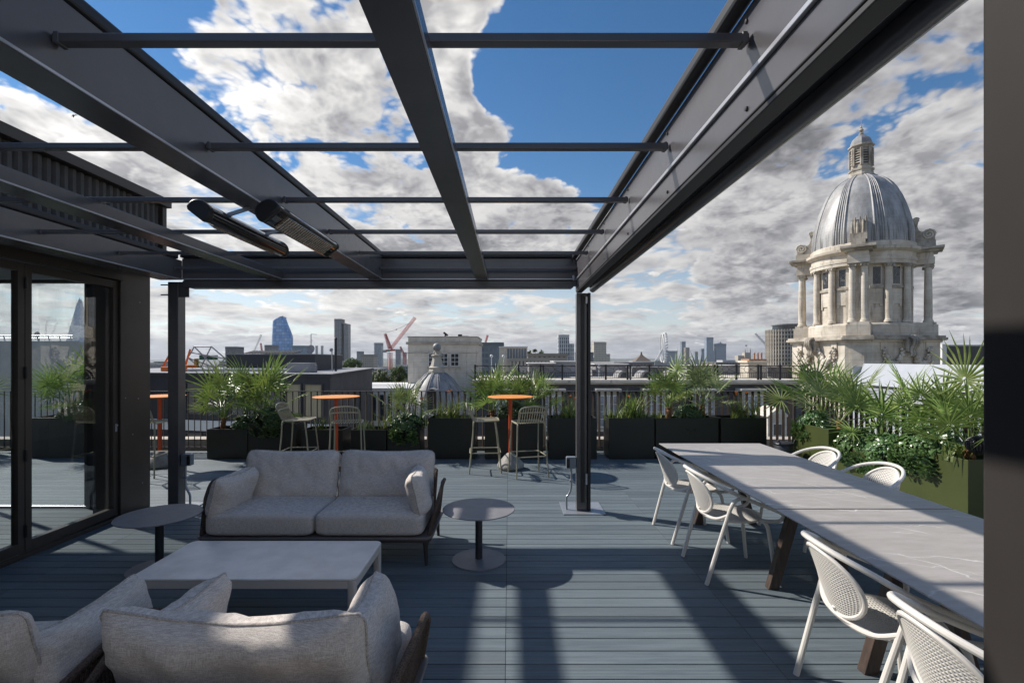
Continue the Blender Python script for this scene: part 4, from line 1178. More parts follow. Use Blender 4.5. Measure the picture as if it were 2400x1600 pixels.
# ---------------------------------------------------------------- city materials
M_CHARCOAL = mat('charcoal_render', (.045, .045, .05), .7, var=.12, vscale=.8)
M_CHARC2 = mat('charcoal_brick_side', (.085, .08, .082), .75, var=.15, vscale=1.2, bump=.2, bscale=14)
M_COPING = mat('grey_coping', (.28, .28, .29), .6, var=.1)
M_ROOF = mat('grey_roof_felt', (.16, .16, .17), .85, var=.25, vscale=.7)
M_WIN = window_mat('dark_window_glass')
M_CURT = mat('beige_curtain', (.42, .36, .24), .8, var=.12, vscale=3, stretch=(9, 9, .3))
M_PORT = mat('portland_stone', (.56, .51, .43), .8, col2=(.68, .63, .545), vscale=1.6, bump=.15, bscale=18)
M_PORTD = mat('weathered_portland', (.36, .32, .265), .85, col2=(.52, .475, .40), vscale=1.3, bump=.2, bscale=16)
M_WHITE = mat('white_paint', (.74, .73, .71), .55, var=.05)
M_SLATE = mat('roof_slate', (.045, .046, .052), .55, col2=(.10, .098, .10), vscale=5, stretch=(.6, .6, 5), bump=.35, bscale=18)
M_LEAD = mat('lead_sheet', (.22, .218, .22), .55, .1, col2=(.36, .355, .35), vscale=2.2, bump=.12, bscale=10)
M_IRON = mat('black_ironwork', (.015, .015, .018), .5)
M_STEEL = mat('galvanised_steel', (.42, .43, .44), .4, .5)
M_HAZ = mat('orange_machine', (.75, .16, .02), .5)
M_CRANE = mat('red_crane_steel', (.45, .06, .05), .5)
M_TERRA = mat('terracotta', (.46, .22, .10), .8, var=.2, vscale=6)
M_TREE = leaf_mat('plane_tree_leaf', (.045, .07, .022), (.085, .12, .035), .6, .2)
M_BARK = mat('bark', (.09, .07, .055), .9, var=.3)
M_GROUND = mat('city_ground', (.15, .15, .145), .9, col2=(.09, .11, .07), vscale=.01)
M_HILL = mat('wooded_hills', (.06, .085, .05), .9, col2=(.12, .13, .10), vscale=.004)
M_PANEL = mat('white_coated_panel', (.40, .42, .45), .4, var=.03)
def prism(foot, z0, z1): return MB().extrude(foot, (0, 0, z0), (1, 0, 0), (0, 1, 0), (0, 0, z1 - z0))
def ccw(f):
    a = sum(f[i][0] * f[(i + 1) % len(f)][1] - f[(i + 1) % len(f)][0] * f[i][1] for i in range(len(f)))
    return f if a > 0 else f[::-1]
# ---------------------------------------------------------------- ground and hills
tag(MB().add([(-16500, -60, -34), (16500, -60, -34), (16500, 13000, -34), (-16500, 13000, -34)], [(0, 1, 2, 3)]).build('ground', M_GROUND, None, 0), kind='structure')
hl = MB()
N = 160
vs = []
for k in range(N + 1):
    x = -16000 + 32000 * k / N
    h = -8 + 34 * (mnoise.noise(Vector((x * .00035, 3.3, 0))) + .4 * mnoise.noise(Vector((x * .0016, 1.3, 0))))
    vs += [(x, 8200, -34), (x, 9000, h), (x, 11500, -34)]
hl.add(vs, [q for k in range(N) for q in ((3 * k, 3 * k + 3, 3 * k + 4, 3 * k + 1), (3 * k + 1, 3 * k + 4, 3 * k + 5, 3 * k + 2))])
tag(hl.build('hills', M_HILL, None, 60), kind='structure')
# ---------------------------------------------------------------- charcoal office block on the left
off = thing('office_block', 'charcoal office building with curtained windows and rooftop plant beyond the railing', 'building', (-9, 22, -34))
C = Vector((-7.3, 20.0)); Lf = Vector((-21.5, 23.2)); Bk = Vector((-9.2, 33.0)); Bl = Vector((-23.5, 36.0))
foot = ccw([tuple(C), tuple(Bk), tuple(Bl), tuple(Lf)])
prism(foot, -34, .92).build('wall', M_CHARCOAL, off, 0)
def inset(f, d):
    c = Vector((sum(p[0] for p in f) / len(f), sum(p[1] for p in f) / len(f)))
    return [tuple(c + (Vector(p) - c) * (1 + d / (Vector(p) - c).length)) for p in f]
prism(inset(foot, .12), .925, 1.03).build('parapet', M_CHARCOAL, off, 0)
prism(inset(foot, .17), 1.033, 1.06).build('coping', M_COPING, off, 0)
def on_wall(a, b, s, z, out=0.0):
    a, b = Vector(a), Vector(b); d = (b - a).normalized(); n = Vector((d.y, -d.x))
    if n.y > 0: n = -n
    p = a + d * s + n * out
    return Vector((p.x, p.y, z))
def wall_rect(a, b, s0, s1, z0, z1, o0, o1):
    p = [on_wall(a, b, s0, z0, o0), on_wall(a, b, s1, z0, o0), on_wall(a, b, s1, z0, o1), on_wall(a, b, s0, z0, o1)]
    vs = p + [Vector((q.x, q.y, z1)) for q in p]
    return MB().add(vs, [(0, 1, 2, 3), (7, 6, 5, 4), (0, 4, 5, 1), (1, 5, 6, 2), (2, 6, 7, 3), (3, 7, 4, 0)])
def window_on(par, a, b, s0, s1, z0, z1, fr, gl, fw=.06, mull=(1, 1), curtain=False):
    o = MB()
    for q in ((s0 - fw, s0, z0 - fw, z1 + fw), (s1, s1 + fw, z0 - fw, z1 + fw), (s0, s1, z0 - fw, z0), (s0, s1, z1, z1 + fw)): o.join(wall_rect(a, b, *q, -.02, .06))
    wo_ = o.build('window', fr, par, 0)
    nx, nz = mull
    g = .022 if max(mull) > 1 else 0
    for i in range(nx):
        for j in range(nz):
            wall_rect(a, b, s0 + (s1 - s0) * i / nx + g, s0 + (s1 - s0) * (i + 1) / nx - g, z0 + (z1 - z0) * j / nz + g, z0 + (z1 - z0) * (j + 1) / nz - g, .004, .016).build('pane', M_CURT if curtain else gl, wo_, 0)
    if max(mull) > 1: wall_rect(a, b, s0, s1, z0, z1, .001, .003).build('glazing_bars', fr, wo_, 0)
    return wo_
def s_of(px, a, b):
    "distance along wall a-b where photo column px meets it"
    a, b = Vector(a), Vector(b); d = (b - a).normalized(); u = (px - CX) / F_PX
    return (u * a.y - a.x) / (d.x - u * d.y)
a, b = tuple(C), tuple(Lf)
for (p0, p1, cur) in ((713, 757, True), (670, 708, True), (578, 666, False), (540, 572, False), (436, 476, False), (480, 532, False)):
    s0, s1 = sorted((s_of(p0, a, b), s_of(p1, a, b)))
    window_on(off, a, b, s0 + .05, s1 - .05, -.72, .60, M_CHARC2, M_WIN, .05, (1, 1), cur)
    window_on(off, a, b, s0 + .05, s1 - .05, -3.6, -1.6, M_CHARC2, M_WIN, .05)
wall_rect(a, b, 0, 14.5, -1.45, -1.0, .0, .10).build('floor_band', M_WHITE, off, 0)
a, b = tuple(C), tuple(Bk)
wall_rect(a, b, .05, 13.0, -34, .90, -.005, .012).build('side_cladding', M_CHARC2, off, 0)
for s in (6.5, 9.3): wall_rect(a, b, s, s + .10, -1.6, .3, .013, .05).build('downpipe', M_COPING, off, 0)
# plant storey
pf = ccw([(PX(531, 25), 25), (PX(738, 25), 25), (PX(802, 32), 32), (PX(570, 33), 33)])
pu_ = prism(pf, 1.03, PZ(831, 25)).build('plant_storey', M_CHARCOAL, off, 0)
prism(inset(pf, .08), PZ(831, 25) + .002, PZ(829, 25)).build('coping', M_COPING, pu_, 0)
for k in range(18):
    x0 = PX(571, 26) + (PX(693, 26) - PX(571, 26)) * k / 18
    MB().bar((x0, 26, PZ(828, 26)), (x0 + .25, 26.6, PZ(822, 26.6)), .12, .03).build('louvre', M_IRON, pu_, 0)
# roof gear: each a thing of its own
def roofthing(name, label, cat, loc): return thing(name, label, cat, loc)
t = roofthing('roof_unit', 'pale grey box unit on the charcoal office roof', 'roof unit', (PX(707, 22), 22, 1.06))
MB().box(PX(681, 22), PX(734, 22), 21.6, 22.4, 1.06, PZ(850, 22)).build('casing', M_COPING, t, 0, bevel=.02)
MB().tube([(PX(736, 22), 22, PZ(856, 22)), (PX(742, 22), 22, PZ(856, 22)), (PX(742, 22), 22, 1.06)], .03, 8).build('pipe', M_COPING, t)
t = roofthing('flue_pipe', 'black vertical flue pipe standing on the charcoal office roof', 'pipe', (PX(787, 24), 24, 1.0))
MB().tube([(PX(787, 24), 24, 1.0), (PX(787, 24), 24, PZ(796, 24))], .055, 12).build('stack', M_IRON, t)
MB().lathe([(.07, 0), (.075, .05), (.02, .12)], 12, (PX(787, 24), 24, PZ(796, 24))).build('cowl', M_IRON, t)
def dish(px, py, Y, r, label, aim=(-.2, -1, .25)):
    c = P(px, py, Y); t = thing('satellite_dish', label, 'dish', (c.x, c.y, c.z - 1))
    q = Vector(aim).normalized().to_track_quat('Z', 'Y').to_matrix().to_4x4()
    MB().lathe([(r * k / 6, r * .28 * (k / 6) ** 2) for k in range(7)], 24, caps=False).xf(Matrix.Translation(c) @ q).build('reflector', M_COPING, t, 60, solid=.02)
    MB().tube([c - Vector((0, -.05, 0)), c - Vector((0, -.1, 1.2))], .03, 6).build('mast', M_STEEL, t)
    return t
dish(729, 819, 28, .26, 'large satellite dish above the charcoal plant storey')
dish(777, 820, 24, .09, 'small satellite dish beside the black flue pipe')
t = roofthing('tv_aerial', 'tall rooftop aerial mast with side arms above the charcoal block', 'aerial', P(728, 830, 30))
MB().tube([P(729, 830, 30), P(729, 783, 30)], .03, 6).build('mast', M_STEEL, t)
for py_, l in ((783, 14), (797, 5)): MB().tube([P(729, py_, 30), P(729 + l, py_ + 1, 30)], .02, 5).build('arm', M_STEEL, t)
for px_, lab in ((742, 'steel roof flue next to the satellite dish'), (755, 'steel roof flue next to the black flue pipe')):
    t = roofthing('roof_flue', lab, 'flue', P(px_, 830, 30))
    MB().lathe([(.075, 0), (.075, .45), (.09, .46), (.09, .52), (.01, .53)], 14, P(px_, 830, 30)).build('stack', M_STEEL, t)
# maintenance cradle on the roof
t = roofthing('maintenance_gantry', 'lattice steel window-cleaning gantry on the charcoal office roof', 'gantry', P(480, 864, 26))
def rod(par, p, q, r=.035, m=M_STEEL, name='strut'): return MB().tube([p, q], r, 6).build(name, m, par)
A = [(455, 812), (495, 812), (528, 840), (470, 862), (440, 838), (505, 862), (448, 826)]
for y in (25.4, 26.6):
    for i, j in ((0, 1), (1, 2), (2, 5), (0, 6), (6, 4), (4, 3), (0, 5), (1, 3), (3, 5), (6, 2), (4, 5)):
        rod(t, P(*A[i], y), P(*A[j], y))
for q in A: rod(t, P(*q, 25.4), P(*q, 26.6))
MB().box(PX(478, 26), PX(500, 26), 25.6, 26.4, PZ(843, 26), PZ(832, 26)).build('cabin', mat('green_panel', (.03, .14, .09), .5), t, 0)
hz = MB().box(PX(458, 25.3), PX(466, 25.3), 25.2, 25.3, PZ(862, 25.3), PZ(840, 25.3)).build('hazard_post', mat('hazard_yellow', (.5, .38, .05), .5, col2=(.03, .03, .03), vscale=9), t, 0)
t = roofthing('orange_winch', 'bright orange winch unit with raised arm beside the gantry', 'winch', P(437, 866, 24))
MB().box(PX(434, 24), PX(452, 24), 23.6, 24.3, 1.06, PZ(855, 24)).build('body', M_HAZ, t, 0, bevel=.03)
MB().box(PX(386, 24), PX(432, 24), 23.7, 24.2, 1.06, PZ(859, 24)).build('trolley', M_HAZ, t, 0, bevel=.03)
rod(t, P(434, 858, 24), P(446, 818, 24), .05, M_HAZ, 'arm'); rod(t, P(380, 862, 24), P(400, 826, 24), .05, M_HAZ, 'arm')
tag(MB().tube([(PX(440, 23), 23, 1.16), (PX(700, 22.3), 22.3, 1.16)], .07, 8).build('roof_duct', M_STEEL), 'long pale pipe lying along the charcoal roof edge', 'pipe')
# ---------------------------------------------------------------- white building in the gap, trees
t = thing('white_building', 'white rendered building with railed roof beyond the charcoal block', 'building', (PX(905, 36), 36, -34))
f = ccw([(PX(866, 34), 34), (PX(965, 34), 34), (PX(965, 40), 42), (PX(850, 40), 42)])
prism(f, -34, PZ(909, 34)).build('wall', M_WHITE, t, 0)
for k in range(5):
    x = PX(872, 33.9) + k * .55
    MB().box(x, x + .26, 33.93, 33.99, PZ(985, 34), PZ(925, 34)).build('window', M_WIN, t, 0)
for zz in (905, 901): MB().tube([P(866, zz, 34), P(950, zz, 34)], .02, 5).build('roof_rail', M_STEEL, t)
def tree(name, x, y, z0, h, r, seed, label, n=2600, group='plane trees between the roofs', leaf=.16):
    rnd = random.Random(seed)
    t = thing(name, label, 'tree', (x, y, z0), group)
    tr = MB(); cz = z0 + h - r * .95
    tr.tube([(x, y, z0), (x + .1, y, z0 + (cz - z0) * .5), (x, y, cz)], [r * .09, r * .07, r * .045], 8)
    clumps = []
    for k in range(26):
        th, ph = rnd.uniform(0, 2 * pi), math.acos(rnd.uniform(-.6, 1)); rr = rnd.uniform(.35, .92)
        c = Vector((x + r * rr * sin(ph) * cos(th), y + r * rr * sin(ph) * sin(th), cz + r * .85 * rr * cos(ph)))
        clumps.append((c, r * rnd.uniform(.22, .38)))
        tr.tube([(x, y, cz - r * .5), Vector((x, y, cz - r * .2)).lerp(c, .5), c], [r * .035, r * .022, r * .008], 5, caps=False)
    tr.build('trunk', M_BARK, t)
    lf = MB()
    for k in range(n):
        c, cr = clumps[rnd.randrange(len(clumps))]
        d = Vector((rnd.gauss(0, 1), rnd.gauss(0, 1), rnd.gauss(0, 1))).normalized()
        p = c + d * cr * rnd.uniform(.6, 1.05)
        u = (d + Vector((rnd.gauss(0, .6), rnd.gauss(0, .6), rnd.gauss(0, .6)))).normalized().orthogonal().normalized()
        v = u.cross(d).normalized()
        s = leaf * rnd.uniform(.6, 1.3) * r / 3
        lf.add([p - u * s, p + v * s * .6, p + u * s, p - v * s * .6], [(0, 1, 2, 3)])
    tag(lf.build('crown', M_TREE, t, 0), kind='stuff')
    return t
def tpx(px, py, wpx, Y, seed, lab, leaf=.2, n=2600):
    r = wpx / 2 / F_PX * Y
    return tree('plane_tree', PX(px, Y), Y, -34, PZ(py, Y) + 34, r, seed, lab, n, leaf=leaf)
tpx(822, 836, 48, 75, 1, 'tree crown directly behind the black flue pipe')
tpx(890, 862, 70, 52, 2, 'broad tree behind the white building, against the charcoal side wall')
tpx(935, 856, 56, 55, 3, 'tree crowding the left edge of the stone block')
tpx(862, 880, 50, 48, 4, 'lower tree filling the gap above the white building')
# ---------------------------------------------------------------- stone block with small dome before it
sb = thing('stone_block', 'plain Portland stone stair tower with three paned windows', 'building', (PX(1037, 40), 40, -34))
x0, x1 = PX(956, 40), PX(1120, 40)
MB().box(x0, x1, 40, 46, -34, PZ(807, 40)).build('wall', M_PORT, sb, 0)
MB().box(x0 - .14, x1 + .10, 39.86, 46.1, PZ(806.8, 40), PZ(801, 40)).build('cornice', M_PORTD, sb, 0)
MB().box(x0 + .03, x1 - .03, 39.97, 46, PZ(800.8, 40), PZ(791, 40)).build('parapet', M_PORT, sb, 0)
MB().box(x0 - .02, x1 + .02, 39.92, 46.05, PZ(790.8, 40), PZ(788, 40)).build('coping', M_PORTD, sb, 0)
MB().box(x0 - .05, x1 + .05, 39.95, 40.0, PZ(828, 40), PZ(826, 40)).build('string_course', M_PORTD, sb, 0)
for p0, p1 in ((1005, 1023), (1032, 1049), (1057, 1075)):
    window_on(sb, (x0, 40.0), (x1, 40.0), PX(p0, 40) - x0, PX(p1, 40) - x0, PZ(857, 40), PZ(828.5, 40), M_WHITE, M_WIN, .035, (2, 3))
MB().box(PX(1002, 40), PX(1079, 40), 39.88, 40.0, PZ(863, 40), PZ(859.5, 40)).build('sill', M_PORTD, sb, 0)
t = thing('roof_floodlight', 'dark floodlight perched on top of the stone block', 'floodlight', P(1043, 788, 41))

MB().bar(P(1043, 788, 41), P(1045, 782, 41), .12, .12).build('stand', M_IRON, t, 0); MB().bar(P(1040, 779, 41), P(1049, 786, 41), .25, .16).build('lamp_head', M_IRON, t, 0)
t = thing('roof_box', 'small dark box with a slab on top of the stone block', 'roof box', P(1078, 788, 41))
MB().box(PX(1074, 41), PX(1083, 41), 40.8, 41.2, PZ(788, 41), PZ(783.5, 41)).build('casing', M_IRON, t, 0); MB().box(PX(1083, 41), PX(1098, 41), 40.7, 41.3, PZ(788, 41), PZ(787, 41)).build('slab', M_PORT, t, 0)
Yd = 24.0; xd = PX(1024, Yd)
sd = thing('small_dome', 'small ribbed lead dome with a ball finial in front of the stone block', 'dome', (xd, Yd, -3))
k_ = Yd / F_PX
prof = [(72 * k_, -1.9), (72 * k_, PZ(975, Yd)), (70 * k_, PZ(950, Yd)), (64 * k_, PZ(930, Yd)), (53 * k_, PZ(910, Yd)), (40 * k_, PZ(892, Yd)), (26 * k_, PZ(878, Yd)), (18 * k_, PZ(873, Yd))]
MB().lathe(prof, 48, (xd, Yd, 0)).build('dome_shell', M_LEAD, sd, 50)
for k in range(12):
    an = radians(15 + 30 * k)
    for da in (-.05, .05):
        MB().tube([(xd + (r + .01) * cos(an + da), Yd + (r + .01) * sin(an + da), z) for r, z in prof], .035, 6).build('rib', M_LEAD, sd)
pp = [(20, 873), (20, 868), (18, 866), (18, 863), (20, 861), (16, 858), (14, 853), (10, 838), (9, 835), (14, 834), (14, 832), (11, 831), (5, 829), (4, 822)]
MB().lathe([(r * k_, PZ(y, Yd)) for r, y in pp], 8, (xd, Yd, 0), .39, .39 + 2 * pi).build('pedestal', M_PORTD, sd, 30)
MB().ball((xd, Yd, PZ(813.5, Yd)), 9.8 * k_, 20, 14).build('ball_finial', M_LEAD, sd, 60)
for k in range(5):
    an = 2 * pi * k / 5 + .3
    MB().tube(smooth_path([(xd + .16 * cos(an), Yd + .16 * sin(an), PZ(831, Yd)), (xd + .21 * cos(an), Yd + .21 * sin(an), PZ(827, Yd)), (xd + .08 * cos(an), Yd + .08 * sin(an), PZ(821, Yd))], 4), .03, 5).build('finial_bracket', M_PORTD, sd)
lu = MB()
arch = [(-.20, -1.0), (.20, -1.0), (.20, -.1)] + [(.20 * cos(pi * k / 8), -.1 + .20 * sin(pi * k / 8)) for k in range(1, 8)] + [(-.20, -.1)]
lu.extrude([(x * 1.45, z * 1.1 + .02) for x, z in arch], (xd, Yd - 1.56, .18), (1, 0, 0), (0, 0, 1), (0, .5, 0)).build('dormer_surround', M_LEAD, sd, 0)
MB().extrude(arch, (xd, Yd - 1.58, .18), (1, 0, 0), (0, 0, 1), (0, .1, 0)).build('dormer_opening', M_IRON, sd, 0)
MB().lathe([(1.62, -6), (1.62, -2.3), (1.75, -2.2), (1.75, -1.95), (1.55, -1.9)], 40, (xd, Yd, 0)).build('drum', M_PORT, sd, 40)
# ---------------------------------------------------------------- slate mansard range
YM = 30.0
mx0, mx1 = PX(1112, YM), PX(1893, YM)
man = thing('mansard_building', 'slate mansard range with white dormer windows under an iron roof railing', 'building', ((mx0 + mx1) / 2, YM, -34))
mw = MB()
mw.add([(mx0, YM - .0, -3.3), (mx1, YM, -3.3), (mx1, YM + .75, .06), (mx0, YM + .75, .06), (mx0, YM + 9, -3.3), (mx1, YM + 9, -3.3), (mx1, YM + 9, .06), (mx0, YM + 9, .06)],
       [(0, 1, 2, 3), (4, 7, 6, 5), (3, 2, 6, 7), (0, 3, 7, 4), (1, 5, 6, 2)])
mw.build('slate_slope', M_SLATE, man, 0)
# slate courses standing proud
for k in range(14):
    z = -3.2 + .232 * k; y = YM + .75 * (z + 3.3) / 3.36
    MB().bar((mx0, y - .01, z), (mx1, y - .01, z), .03, .03).build('slate_course', M_SLATE, man, 0)
MB().box(mx0 - .1, mx1 + .05, YM + .45, YM + .95, .07, .17).build('gutter_moulding', M_PORTD, man, 0)
MB().box(mx0 - .15, mx1 + .08, YM + .30, YM + 9.2, .173, .36).build('coping', M_PORT, man, 0, bevel=.03)
for px in (1290, 1397, 1427, 1530, 1645, 1765):
    pass
for px in (1180, 1296, 1313 + 113 - 0, 1537, 1654, 1765):
    x = PX(px, YM - .1); wd = .66
    d = MB().box(x - wd, x + wd, YM - .12, YM + .7, -2.62, -.36).build('dormer', M_PORTD, man, 0)
    MB().box(x - wd - .12, x + wd + .12, YM - .24, YM + .6, -.358, -.16).build('dormer_cornice', M_PORT, d, 0, bevel=.02)
    MB().box(x - wd - .05, x + wd + .05, YM - .2, YM + .6, -2.75, -2.63).build('dormer_sill', M_PORT, d, 0)
    for s in (-1, 1):
        f0, f1 = (x - .54, x - .02) if s < 0 else (x + .02, x + .54)
        fr = MB()
        for q in ((f0, f0 + .05, -2.5, -.55), (f1 - .05, f1, -2.5, -.55), (f0 + .05, f1 - .05, -2.5, -2.44), (f0 + .05, f1 - .05, -.61, -.55)): fr.box(q[0], q[1], YM - .175, YM - .122, q[2], q[3])
        for zz in (-1.1, -1.55, -2.0): fr.box(f0 + .05, f1 - .05, YM - .165, YM - .13, zz - .015, zz + .015)
        fr.box((f0 + f1) / 2 - .013, (f0 + f1) / 2 + .013, YM - .168, YM - .132, -2.44, -.61)
        MB().box(f0 + .05, f1 - .05, YM - .128, YM - .121, -2.44, -.61).build('pane', mat('dormer_glass', (.22, .25, .29), .12, spec=.8, var=.4, vscale=2), fr.build('casement', M_WHITE, d, 0), 0)
MB().box(mx0, mx1, YM - .25, YM + 1, -34, -3.32).build('lower_wall', M_PORT, man, 0)
MB().box(mx0, mx1, YM - .6, YM - .252, -3.75, -3.35).build('lower_cornice', M_PORTD, man, 0)
for px in (1235, 1340, 1500, 1575, 1700):
    x = PX(px, YM - .5)
    MB().extrude([(-.85, 0), (.85, 0), (.0, .55)], (x, YM - .75, -4.5), (1, 0, 0), (0, 0, 1), (0, .5, 0)).build('pediment', M_PORT, man, 0)
# roof railing
rr = thing('roof_railing', 'ornamental black iron railing with ring panels on the slate range roof', 'railing', ((mx0 + mx1) / 2, YM + .6, .36))
yr = YM + .62
MB().tube([(mx0, yr, 1.22), (mx1, yr, 1.22)], .028, 6).build('top_rail', M_IRON, rr); MB().tube([(mx0, yr, .80), (mx1, yr, .80)], .018, 6).build('mid_rail', M_IRON, rr); MB().tube([(mx0, yr, .47), (mx1, yr, .47)], .018, 6).build('low_rail', M_IRON, rr)
npan = 15
for k in range(npan + 1):
    x = mx0 + (mx1 - mx0) * k / npan
    MB().box(x - .055, x + .055, yr - .055, yr + .055, .362, 1.30).build('standard', M_IRON, rr, 0)
    if k % 2: MB().box(x + .13, x + .22, yr - .045, yr + .045, .362, 1.28).build('standard', M_IRON, rr, 0)
    if k < npan:
        pw_ = (mx1 - mx0) / npan
        for q in range(9):
            xx = x + pw_ * (q + 1) / 10
            MB().box(xx - .009, xx + .009, yr - .009, yr + .009, .47, .80).build('bar', M_IRON, rr, 0)
        c = x + pw_ / 2
        MB().tube([(c + .19 * cos(th), yr, 1.01 + .19 * sin(th)) for th in [2 * pi * q / 16 for q in range(16)]], .012, 5, closed=True).build('ring', M_IRON, rr)
        for s in (-1, 1): MB().tube([(c + s * .19, yr, 1.01), (c + s * (pw_ / 2 - .06), yr, 1.2)], .010, 5).build('scroll_bar', M_IRON, rr); MB().tube([(c + .19, yr, 1.01), (c + pw_ / 2 - .06, yr, .82)], .010, 5).build('scroll_bar', M_IRON, rr)
# lamps and roof clutter behind the railing
lamp_m = mat('opal_globe', (.75, .75, .74), .3)
for i, (px, lab) in enumerate(((1152, 'white globe lamp above the twin palms'), (1216, 'white globe lamp on the slate range roof right of the stone block'), (1404, 'white globe lamp on a post just right of the slim pergola post'), (1480, 'white globe lamp above the grassy daylilies'), (1180, 'white globe lamp by the glazed bay building'))):
    Y = YM + 1.2; zz = (834, 858, 859, 860, 835)[i]
    t = thing('globe_lamp', lab, 'lamp', (PX(px, Y), Y, .36))
    MB().tube([(PX(px, Y), Y, .36), (PX(px, Y), Y, PZ(zz + 3, Y))], .02, 6).build('post', M_WHITE, t)
    MB().ball((PX(px, Y), Y, PZ(zz, Y)), .10, 12, 8).build('globe', lamp_m, t, 60)
clutter = [(1300, 1376, 846, 880, 36, M_COPING, 'pale grey plant enclosure behind the slim pergola post'), (1396, 1470, 852, 880, 37, M_COPING, 'long low grey roof box behind the iron railing near the slim post'),
           (1475, 1600, 858, 885, 36, M_ROOF, 'dark low roof extension behind the tall palms'), (1240, 1300, 850, 880, 34, M_ROOF, 'dark roof hut behind the twin palms'),
           (1610, 1740, 856, 885, 40, M_COPING, 'flat grey roof behind the corner daylilies'), (1800, 1870, 858, 885, 36, M_ROOF, 'dark lean-to roof beside the great stone tower')]
for (p0, p1, q0, q1, Y, m, lab) in clutter:
    t = thing('roof_extension', lab, 'roof extension', (PX((p0 + p1) / 2, Y), Y, .3))
    MB().box(PX(p0, Y), PX(p1, Y), Y, Y + 3, -.2, PZ(q0 + 2, Y)).build('wall', m, t, 0)
    MB().box(PX(p0, Y) - .1, PX(p1, Y) + .1, Y - .12, Y + 3.1, PZ(q0 + 1.9, Y), PZ(q0, Y)).build('roof_edge', M_WHITE, t, 0)
for i, (p0, p1) in enumerate(((1448, 1478), (1500, 1535), (1565, 1600))):
    Y = 33.5; t = thing('rooflight', ('vaulted rooflight just right of the slim post', 'vaulted rooflight behind the grassy daylilies', 'vaulted rooflight behind the tall fan palms')[i], 'rooflight', (PX((p0 + p1) / 2, Y), Y, .36))
    w_ = (PX(p1, Y) - PX(p0, Y)) / 2; xm = PX((p0 + p1) / 2, Y)
    MB().extrude([(w_ * cos(pi * k / 10), .5 * sin(pi * k / 10)) for k in range(11)], (xm, Y, .36), (1, 0, 0), (0, 0, 1), (0, 1.6, 0)).build('vault', M_LEAD, t, 40)
    MB().extrude([(w_ * .6 * cos(pi * k / 10), .3 * sin(pi * k / 10)) for k in range(11)], (xm, Y - .03, .40), (1, 0, 0), (0, 0, 1), (0, .025, 0)).build('pane', M_WIN, t, 0)
# chimney stack
cs = thing('chimney_stack', 'stone chimney stack with a row of terracotta pots beside the stone tower', 'chimney', (PX(1775, 33), 33, .3))
MB().box(PX(1754, 33), PX(1798, 33), 33, 34.2, -1, PZ(850, 33)).build('stack', M_PORTD, cs, 0)
MB().box(PX(1750, 33), PX(1802, 33), 32.9, 34.3, PZ(849.8, 33), PZ(845, 33)).build('cap', M_PORT, cs, 0)
MB().box(PX(1756, 33), PX(1796, 33), 33, 34.2, PZ(844.8, 33), PZ(841, 33)).build('flaunching', M_TERRA, cs, 0)
for k in range(6):
    px = 1768 + 4.2 * k
    MB().lathe([(.055, 0), (.05, .36), (.065, .38), (.06, .42)], 10, (PX(px, 33.3), 33.3 + .25 * (k % 2), PZ(841, 33.3))).build('pot', M_TERRA, cs, 40)
# ---------------------------------------------------------------- white plant screen and slate roof on the right
sc_ = thing('plant_screen', 'white sloped metal plant screen behind the palms', 'screen', (8.1, 10, -1))
for k in range(5):
    y1, y0 = 11.5 - 1.9 * k, 11.5 - 1.9 * (k + 1) + .006
    MB().add([(8.0, y0, 1.09), (8.0, y1, 1.09), (8.32, y1, 1.565), (8.32, y0, 1.565), (8.03, y0, 1.07), (8.03, y1, 1.07), (8.35, y1, 1.545), (8.35, y0, 1.545)], [(0, 3, 2, 1), (4, 5, 6, 7), (0, 1, 5, 4), (1, 2, 6, 5), (2, 3, 7, 6), (3, 0, 4, 7)]).build('sloped_panel', M_PANEL, sc_, 0)
    MB().box(8.0, 8.03, y0, y1, -.6, 1.03).build('panel', M_PANEL, sc_, 0)
MB().box(8.02, 8.05, 2.0, 11.5, 1.03, 1.085).build('shadow_gap', M_IRON, sc_, 0)
MB().box(8.04, 9.5, 2.0, 11.48, -34, 1.06).build('core', M_ROOF, sc_, 0)
MB().box(8.05, 8.9, 11.482, 11.5, -.6, 1.5).build('end_panel', M_PANEL, sc_, 0)
t = thing('slate_house', 'slate-hung roof storey right of the great stone tower', 'building', (PX(2270, 44), 44, -34))
MB().box(PX(2217, 44), PX(2330, 44) + 6, 44, 52, -34, PZ(812, 44)).build('wall', M_SLATE, t, 0)
for k in range(10): MB().box(PX(2217, 44), PX(2330, 44) + 6, 43.96, 43.999, PZ(850 - 4 * k, 44), PZ(848.6 - 4 * k, 44)).build('slate_course', M_SLATE, t, 0)
MB().box(PX(2215, 44), PX(2330, 44) + 6, 43.9, 52, PZ(811.8, 44), PZ(808, 44)).build('coping', M_LEAD, t, 0)
MB().box(PX(2206, 44), PX(2216.8, 44), 43.9, 50, -34, PZ(806, 44)).build('edge_pier', M_WHITE, t, 0)
# lower pedimented window bay seen through the corner railing
t = thing('pedimented_bay', 'stone pedimented window bay below the corner of the terrace', 'window bay', (PX(1822, 22), 22, -8))
xb = PX(1822, 22)
MB().box(xb - .42, xb + .42, 22, 23.2, -8, -.92).build('wall', M_PORT, t, 0)
MB().extrude([(-.52, 0), (.52, 0), (0, .42)], (xb, 21.88, -.918), (1, 0, 0), (0, 0, 1), (0, 1.3, 0)).build('pediment', M_PORT, t, 0)
window_on(t, (xb - .42, 22.0), (xb + .42, 22.0), .22, .62, -2.3, -1.25, M_WHITE, M_WIN, .04, (2, 2))
